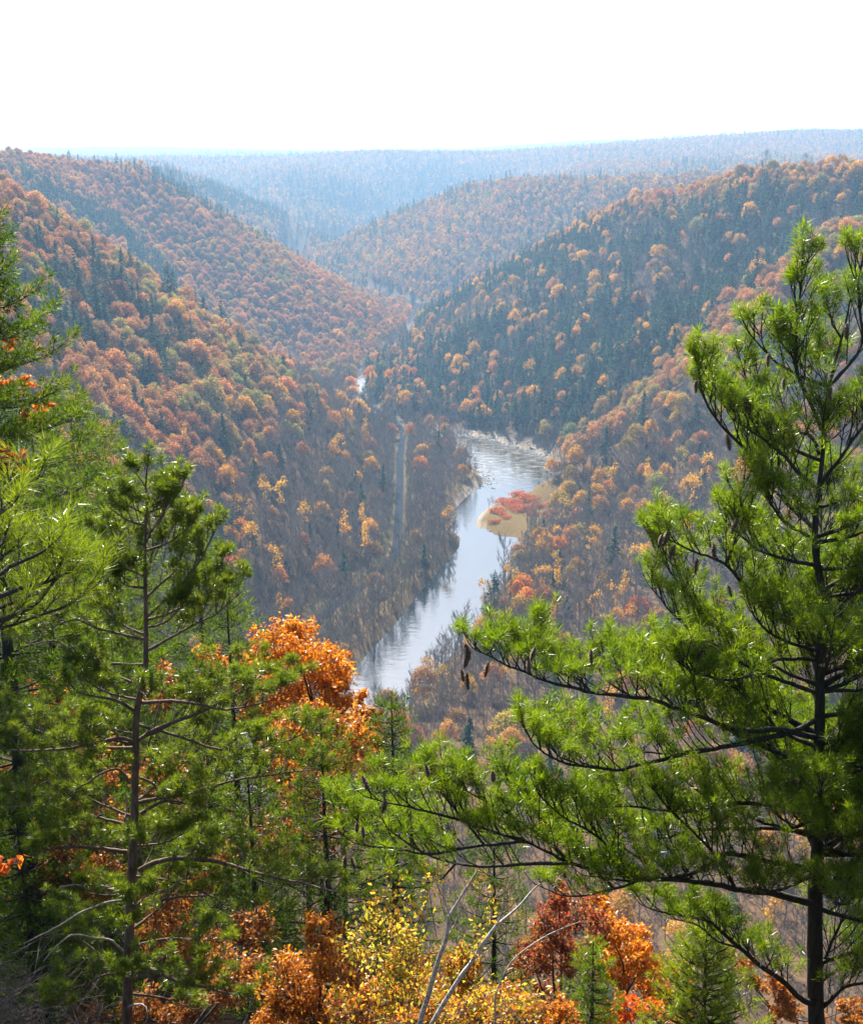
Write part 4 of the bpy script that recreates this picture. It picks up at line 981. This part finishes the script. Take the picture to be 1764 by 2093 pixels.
def leafy(name, label, cat, lobes, y, pal, n, size, single=0, dy=None, bark='bark_grey', rtrunk=.05, depth=1.0, shell=.55, bx=0):
    """lobes: picture centres and radii; a crown of leaves on twigs, limbs and a trunk down to the slope"""
    L_ = []
    for (u, v, r_) in lobes:
        d = y + rng.uniform(-.5, .5) * (dy or 0); L_.append((at(u, v, d), r_ / FPX * d * 1.03))
    cx = np.mean([l[0] for l in L_], 0); cx[0] += bx; g_ = float(gz(cx[0], cx[1])); o0 = np.array([cx[0], cx[1], g_])
    root = empty(name, tuple(o0)); tag(root, label, cat)
    lowest = min(l[0][2] - l[1] for l in L_); fork = np.array([cx[0], cx[1], max(min(lowest + .2, cx[2] - .3), g_ + .2)])
    trunk(root, [(cx[0], cx[1], g_ - .3), tuple((o0 + fork) / 2 + rv() * .03), tuple(fork)], [rtrunk * 1.3, rtrunk, rtrunk * .7], M[bark], 8)
    area = np.array([l[1] ** 2 for l in L_]); num = (n * area / area.sum()).astype(int)
    VV, CC = [], []
    for (c, r_), k in zip(L_, num):
        tb = Tubes(); mid = (fork + c) / 2 + rv() * r_ * .2 - UP * r_ * .2
        tb.add(smooth3([fork, mid, c]) - o0, np.linspace(rtrunk * .6, .006, 9), 5)
        tips = []
        for j in range(max(6, k // 45)):
            d = unit(rv() + UP * .2); p1 = c + d * r_ * np.array([1, depth, 1]) * rng.uniform(.6, 1.0); p0 = fork * .15 + c * .85 + rv() * r_ * .15
            q_ = (p0 + p1) / 2 + rv() * r_ * .12
            tb.add(np.array([p0, q_, p1]) - o0, [.006, .004, .002], 3); tips.append((q_, p1, d))
        obj('branch', tb.mesh('branch', M[bark]), root)
        ii = rng.integers(0, len(tips), k); Q_ = np.array([t[0] for t in tips])[ii]; P1 = np.array([t[1] for t in tips])[ii]; Dd = np.array([t[2] for t in tips])[ii]
        f = rng.uniform(0, 1.15, (k, 1)) ** shell
        C = Q_ + (P1 - Q_) * f + rng.normal(size=(k, 3)) * r_ * .13
        V, c_ = leaf_quads(C, unit(rng.normal(size=(k, 3)) + Dd * .4 + UP * .5), rng.uniform(.6, 1.15, k) * size, pal)
        VV.append(V); CC.append(c_)
    V = np.concatenate(VV); c_ = np.concatenate(CC)
    if single:
        dist = V[:, 0, 1] + rng.uniform(0, .3, len(V)); order = np.argsort(dist)
        for i in order[:single]:
            o = obj('leaf', leaves_mesh('leaf', V[i:i + 1] - V[i].mean(0), c_[i:i + 1]), root); o.location = Vector(V[i].mean(0) - o0)
        V, c_ = V[order[single:]], c_[order[single:]]
    if len(V): tag(obj('leaves', leaves_mesh('leaves', V - o0, c_), root), kind='stuff')
    return root
leafy('oak_tree', 'glossy orange oak crown right of the red pine', 'tree', [(560, 1320, 55), (615, 1310, 58), (665, 1365, 55), (640, 1400, 75), (560, 1420, 75), (700, 1420, 45), (690, 1335, 30), (595, 1290, 28), (720, 1460, 45), (530, 1345, 45), (690, 1390, 45), (610, 1350, 60), (740, 1420, 22), (715, 1355, 18)], 22, ORA, 12000, .046, 0, 1.2, depth=.8)
leafy('oak_tree', 'dull copper oak below the glossy orange oak', 'tree', [(735, 1490, 50), (700, 1500, 55), (760, 1530, 38), (640, 1500, 60), (590, 1490, 60), (760, 1470, 25)], 20, COP, 6000, .05, 0, 1.2)
leafy('oak_tree', 'copper oak mass hiding the river below the orange oak', 'tree', [(600, 1480, 70), (660, 1540, 75), (580, 1560, 60), (720, 1550, 55), (640, 1470, 50), (690, 1480, 50)], 26, COP, 7000, .055, 0, 1.2)
leafy('oak_tree', 'copper and orange oak under the glossy orange oak, nearest it', 'tree', [(600, 1500, 60), (650, 1560, 60), (700, 1560, 50), (740, 1510, 45), (560, 1570, 55), (680, 1620, 55), (610, 1640, 55), (760, 1580, 35), (640, 1460, 40)], 18.5, COP + ORA[:2], 7500, .045, 0, 1.2)
leafy('oak_tree', 'yellow orange oak leaves showing through the red pine limbs', 'tree', [(560, 1500, 50), (620, 1530, 45), (500, 1380, 45), (430, 1350, 45), (510, 1440, 40)], 21, [(.55, .26, .025), (.5, .18, .02), (.4, .2, .03)], 2400, .055)
leafy('oak_tree', 'rust brown oak behind the middle of the red pine', 'tree', [(120, 1620, 80), (200, 1680, 80), (330, 1600, 70), (60, 1560, 60), (210, 1560, 60), (110, 1430, 60), (340, 1400, 50)], 17, BRN + COP, 7000, .045, 0, 2)
leafy('oak_sapling', 'copper leaved sapling beside the lower red pine trunk', 'tree', [(350, 1830, 75), (200, 1800, 70), (330, 1920, 70), (120, 1770, 60), (420, 1950, 70), (420, 1760, 60)], 14.5, BRN + COP, 6500, .038, 0, 2)
leafy('oak_sapling', 'reddish brown sapling left of the pine cones', 'tree', [(600, 1660, 70), (660, 1590, 60), (560, 1720, 65), (640, 1740, 60), (680, 1690, 50)], 17, BRN + COP[2:3], 5200, .040, 0, 2)
leafy('oak_sapling', 'rust leaved sapling filling the bottom edge left of centre', 'tree', [(480, 2000, 80), (400, 2080, 80), (300, 2080, 70), (520, 1900, 60), (180, 2090, 60)], 13, BRN + COP, 6000, .034, 0, 2)
leafy('maple_tree', 'red leaved maple at the left edge below the layered pine', 'tree', [(15, 940, 34), (-20, 925, 34), (45, 955, 18), (-10, 965, 30)], 13, RED, 700, .045, rtrunk=.02, bx=-1.2)
leafy('maple_tree', 'orange maple sprigs behind the layered pine', 'tree', [(75, 850, 22), (100, 815, 16), (55, 870, 18), (15, 790, 16), (25, 700, 14), (60, 780, 14), (20, 740, 16)], 17.5, ORA + RED, 620, .05, rtrunk=.02, bx=-1.5)
leafy('maple_sprig', 'bright orange maple leaves close by at the left edge', 'sprig', [(8, 1765, 22), (40, 1757, 14), (-20, 1775, 22)], 6.5, [(.60, .13, .02), (.62, .19, .03)], 34, .042, 34, rtrunk=.012, bx=-.7)
leafy('oak_sapling', 'copper shrub with glinting leaves left of the birch', 'shrub', [(600, 2010, 85), (690, 1980, 80), (640, 2085, 80), (740, 2060, 85), (560, 2080, 60), (660, 1900, 50)], 10.2, COP + ORA[:2], 8500, .028, 0, 1.6, rtrunk=.03)
leafy('oak_sapling', 'copper and yellow shrub behind the birch stems', 'shrub', [(850, 2060, 90), (960, 2060, 80), (1050, 2070, 70), (820, 1960, 60), (940, 1985, 55)], 9.8, COP + YEL, 7500, .028, 0, 1.6, rtrunk=.03)
leafy('oak_tree', 'brown red shrub right of the birch stems', 'shrub', [(1130, 1900, 60), (1180, 1860, 55), (1090, 1960, 60), (1170, 1960, 60), (1220, 1900, 45), (1140, 1830, 40), (1130, 2050, 60)], 15, BRN + RED[:1], 6000, .036, 0, 2)
leafy('oak_tree', 'orange oak in the lower right between birch and great trunk', 'tree', [(1240, 1900, 50), (1290, 1910, 48), (1320, 1960, 50), (1260, 1980, 60), (1340, 2020, 55), (1220, 1850, 34)], 17, ORA, 7000, .042, 0, 1.5)
leafy('oak_sapling', 'low copper shrub along the bottom edge right of the birch', 'shrub', [(1080, 2080, 60), (1150, 2090, 55), (1010, 2100, 50)], 10.5, COP + ORA, 3600, .03, 0, 1, rtrunk=.03)
leafy('oak_tree', 'scarlet orange shrub at the bottom edge', 'shrub', [(1280, 2060, 45), (1330, 2080, 45), (1380, 2070, 40), (1240, 2085, 40), (1400, 1990, 30)], 13.5, [(.52, .10, .02), (.55, .17, .02)], 2600, .036, 0, 1)
leafy('oak_tree', 'rusty orange shrub behind the great trunk', 'shrub', [(1530, 1985, 40), (1580, 2030, 45), (1610, 2070, 45), (1490, 1950, 28), (1740, 2060, 40)], 24, COP, 2600, .06, 0, 1)

# ------------------------------------------------------------------ the birch
YB = 8.4
BIR = [([(858, 2113), (862, 2078), (875, 2037), (884, 2003), (899, 1953), (912, 1918), (917, 1875)], .024, .014),
 ([(917, 1875), (916, 1861), (904, 1820), (894, 1777), (894, 1733)], .010, .003), ([(917, 1872), (921, 1868), (938, 1840), (954, 1814), (986, 1762)], .012, .005),
 ([(875, 2113), (891, 2078), (941, 1996), (960, 1972), (984, 1933), (1014, 1892)], .021, .013), ([(1014, 1892), (1027, 1861), (1032, 1816), (1040, 1777)], .009, .003),
 ([(1014, 1892), (1060, 1853), (1088, 1820), (1116, 1796)], .012, .004), ([(999, 2113), (1012, 2037), (1025, 2000), (1038, 1931), (1064, 1857)], .009, .003),
 ([(1025, 2000), (1053, 1957), (1119, 1911), (1187, 1883)], .006, .002), ([(915, 1914), (932, 1883), (945, 1844), (960, 1799)], .005, .002)]
bb = at(866, 2113, YB); bg_ = float(gz(bb[0], bb[1])); o0 = np.array([bb[0], bb[1], bg_]); BT = empty('birch_tree', tuple(o0))
tag(BT, 'slim white birch with forked stems and yellow leaves, bottom centre', 'tree')
fork = np.array([bb[0] + .02, bb[1], bb[2] - .12])
trunk(BT, [tuple(o0 - UP * .3), tuple((o0 + fork) / 2), tuple(fork)], [.045, .04, .034], M['bark_birch'])
for i, (uv, ra, rb) in enumerate(BIR):
    P = pts(uv, YB, YB + (.1 if i % 2 else -.1)); 
    if uv[0][1] > 2100: P = [fork] + P
    P, _ = resample(smooth3(P), .04); tb = Tubes(); tb.add(P - o0, np.linspace(ra, rb, len(P)) * 1.05, 8); obj('stem', tb.mesh('stem', M['bark_birch']), BT)
VV, CC = [], []; tb = Tubes()
cl = [(790, 1800, 45), (760, 1860, 60), (830, 1880, 60), (720, 1930, 60), (800, 1950, 80), (780, 2020, 80), (880, 2050, 70), (960, 2050, 60), (700, 2060, 70), (870, 1790, 30), (980, 1900, 30), (1060, 2060, 60), (1000, 1830, 30), (1120, 2050, 40), (820, 2090, 80), (930, 2090, 80)]
for (u, v, r_) in cl:
    d = YB + rng.uniform(-.7, .5); c = at(u, v, d); R_ = r_ / FPX * d; k = int(r_ * r_ / 4200 * 210)
    for j in range(max(3, k // 7)):
        e = c + unit(rv()) * R_ * rng.uniform(.4, 1.1); s0 = fork * .25 + c * .75 + rv() * .08; m_ = (s0 + e) / 2 + rv() * .04
        tb.add(np.array([s0, m_, e]) - o0, [.0035, .0025, .0012], 3)
        kk = rng.integers(5, 10); f = rng.uniform(.2, 1.05, (kk, 1)); C = s0 + (e - s0) * f + rng.normal(size=(kk, 3)) * .035
        V, c_ = leaf_quads(C, unit(rng.normal(size=(kk, 3)) + UP * .6), rng.uniform(.018, .030, kk), YEL if v < 1990 or rng.uniform() < .55 else COP + ORA); VV.append(V); CC.append(c_)
obj('twigs', tb.mesh('twigs', M['bark_grey']), BT)['kind'] = 'stuff'
V = np.concatenate(VV); c_ = np.concatenate(CC); order = np.argsort(V[:, 0, 1])
for i in order[:300]:
    o = obj('leaf', leaves_mesh('leaf', V[i:i + 1] - V[i].mean(0), c_[i:i + 1]), BT); o.location = Vector(V[i].mean(0) - o0)
tag(obj('leaves', leaves_mesh('leaves', V[order[300:]] - o0, c_[order[300:]]), BT), kind='stuff'); print('birch leaves', len(V))

# ------------------------------------------------------------------ dead brush in the lower left corner
def brush(label, u0, v0, y, n, fan, ln):
    b_ = at(u0, v0, y); g_ = float(gz(b_[0], b_[1])); o0 = np.array([b_[0], b_[1], g_]); root = empty('dead_brush', tuple(o0)); tag(root, label, 'brush')
    for k in range(9):
        tb = Tubes()
        for j in range(n // 9):
            s0 = b_ + rv() * np.array([.25, .35, .12]); d = unit(np.array([rng.uniform(*fan), rng.uniform(-.6, .6), rng.uniform(.05, .75)])); l = ln * rng.uniform(.5, 1.2)
            e = s0 + d * l; m_ = (s0 + e) / 2 + rv() * .05 * l + UP * .08 * l
            tb.add(np.array([s0, m_, e]) - o0, [.006, .0045, .002], 3)
            for q_ in range(3):
                f = rng.uniform(.3, .9); p_ = s0 + (e - s0) * f; tb.add(np.array([p_, p_ + unit(d + rv() * .6) * l * .3]) - o0, [.003, .0012], 3)
        if k == 0: tb.add(np.array([o0 - UP * .2, (o0 + b_) / 2, b_]) - o0, [.03, .025, .015], 5)
        obj('branch', tb.mesh('branch', M['brush']), root)
brush('tangle of grey dead twigs in the lower left corner', 20, 2110, 10.5, 150, (-.3, 1.0), .55)
brush('grey dead twigs fanning out at the left edge above the corner tangle', -40, 2060, 11.5, 90, (.2, 1.0), .6)
brush('thin grey twigs under the dead limb beside the red pine trunk', 150, 2140, 11.8, 90, (-.5, .8), .55)

# ------------------------------------------------------------------ gravel bar: red brush and stones
m, N, L = new_mat('stone'); g = N.new('ShaderNodeNewGeometry'); n1 = nd(N, 'ShaderNodeTexNoise', Scale=.8, Detail=5.0); L.new(g.outputs['Position'], n1.inputs['Vector'])
r = ramp(N, [(.35, (.20, .185, .165)), (.65, (.42, .40, .37))]); L.new(n1.outputs['Fac'], r.inputs[0]); p = nd(N, 'ShaderNodeBsdfPrincipled', Roughness=.95); L.new(r.outputs[0], p.inputs['Base Color'])
o = N.new('ShaderNodeOutputMaterial'); L.new(p.outputs[0], o.inputs[0])
def shrub_mesh():
    lobes = [((rng.uniform(-1, 1) * 3.2, rng.uniform(-1, 1) * 2.2, .7), (1.9, 1.9, rng.uniform(.9, 1.5))) for _ in range(9)]
    return crown_mesh('red_shrub', lobes, 240, .26, .6, -.1)
SH = [shrub_mesh() for _ in range(3)]
def bar_pt(u, v):
    p_ = at(u, v, 100); d = p_ - np.array([0, 0, H]); t = (2 - H) / d[2]; return d * t + np.array([0, 0, H])
for k, (u, v, s_, w) in enumerate([(1058, 1018, 1.15, 'at the tip of the river bar'), (1030, 1030, 1.2, 'left of the tip of the river bar'), (1080, 1030, 1.2, 'right of the tip of the river bar'), (1020, 1052, 1.15, 'along the left shore of the river bar'), (1055, 1045, 1.25, 'in the middle of the river bar'), (1095, 1042, .9, 'behind the middle brush of the river bar'), (1010, 1068, .7, 'nearest the pool on the river bar'), (1090, 1058, .7, 'in the grass of the river bar'), (1135, 1040, .9, 'at the right end of the river bar'), (1135, 1055, .8, 'at the right end of the river bar, nearer'), (1045, 1034, 1.1, 'just behind the left brush of the river bar'), (1070, 1048, 1.0, 'right of the middle brush of the river bar'), (1115, 1062, .6, 'low in the grass on the right of the river bar'), (1035, 1062, .6, 'in front of the middle brush of the river bar')]):
    p_ = bar_pt(u, v); o = obj('red_shrub', SH[k % 3], None, (p_[0], p_[1], float(gz(p_[0], p_[1])))); o.scale = (s_ * 1.4, s_ * 1.5, s_ * 1.05); o.rotation_euler = (0, 0, k * 1.3)
    o['tint'] = [.40, .115, .038]; tag(o, 'low red brush ' + w, 'shrub', 'red brush on the river bar')
# stones along the water's edge, one mass
Rv = smooth_line(RIVER, 14); Rv = Rv[(Rv[:, 1] > 742) & (Rv[:, 1] < 900)]
Vs, Fs, k = [], [], 0
ico = np.array([(1, 0, 0), (-1, 0, 0), (0, 1, 0), (0, -1, 0), (0, 0, 1), (0, 0, -1)], float); icf = np.array([(0, 2, 4), (2, 1, 4), (1, 3, 4), (3, 0, 4), (2, 0, 5), (1, 2, 5), (3, 1, 5), (0, 3, 5)])
for _ in range(1500):
    c = Rv[rng.integers(0, len(Rv))]; sd = 1 if rng.uniform() < .7 else -1; x = c[0] + sd * (c[2] + rng.normal() * 3.0 + 2); y_ = c[1] + rng.uniform(-8, 8); z_ = max(float(gz(x, y_)), -.1)
    s_ = rng.uniform(.25, .9); Vs.append(ico * s_ * rng.uniform(.6, 1.2, (6, 3)) * np.array([1.2, 1.2, .7]) + np.array([x, y_, z_ + .1])); Fs.append(icf + k); k += 6
tag(obj('stones', mesh('stones', np.concatenate(Vs), np.concatenate(Fs), m)), 'pale stones along the edge of the river bend', kind='stuff')
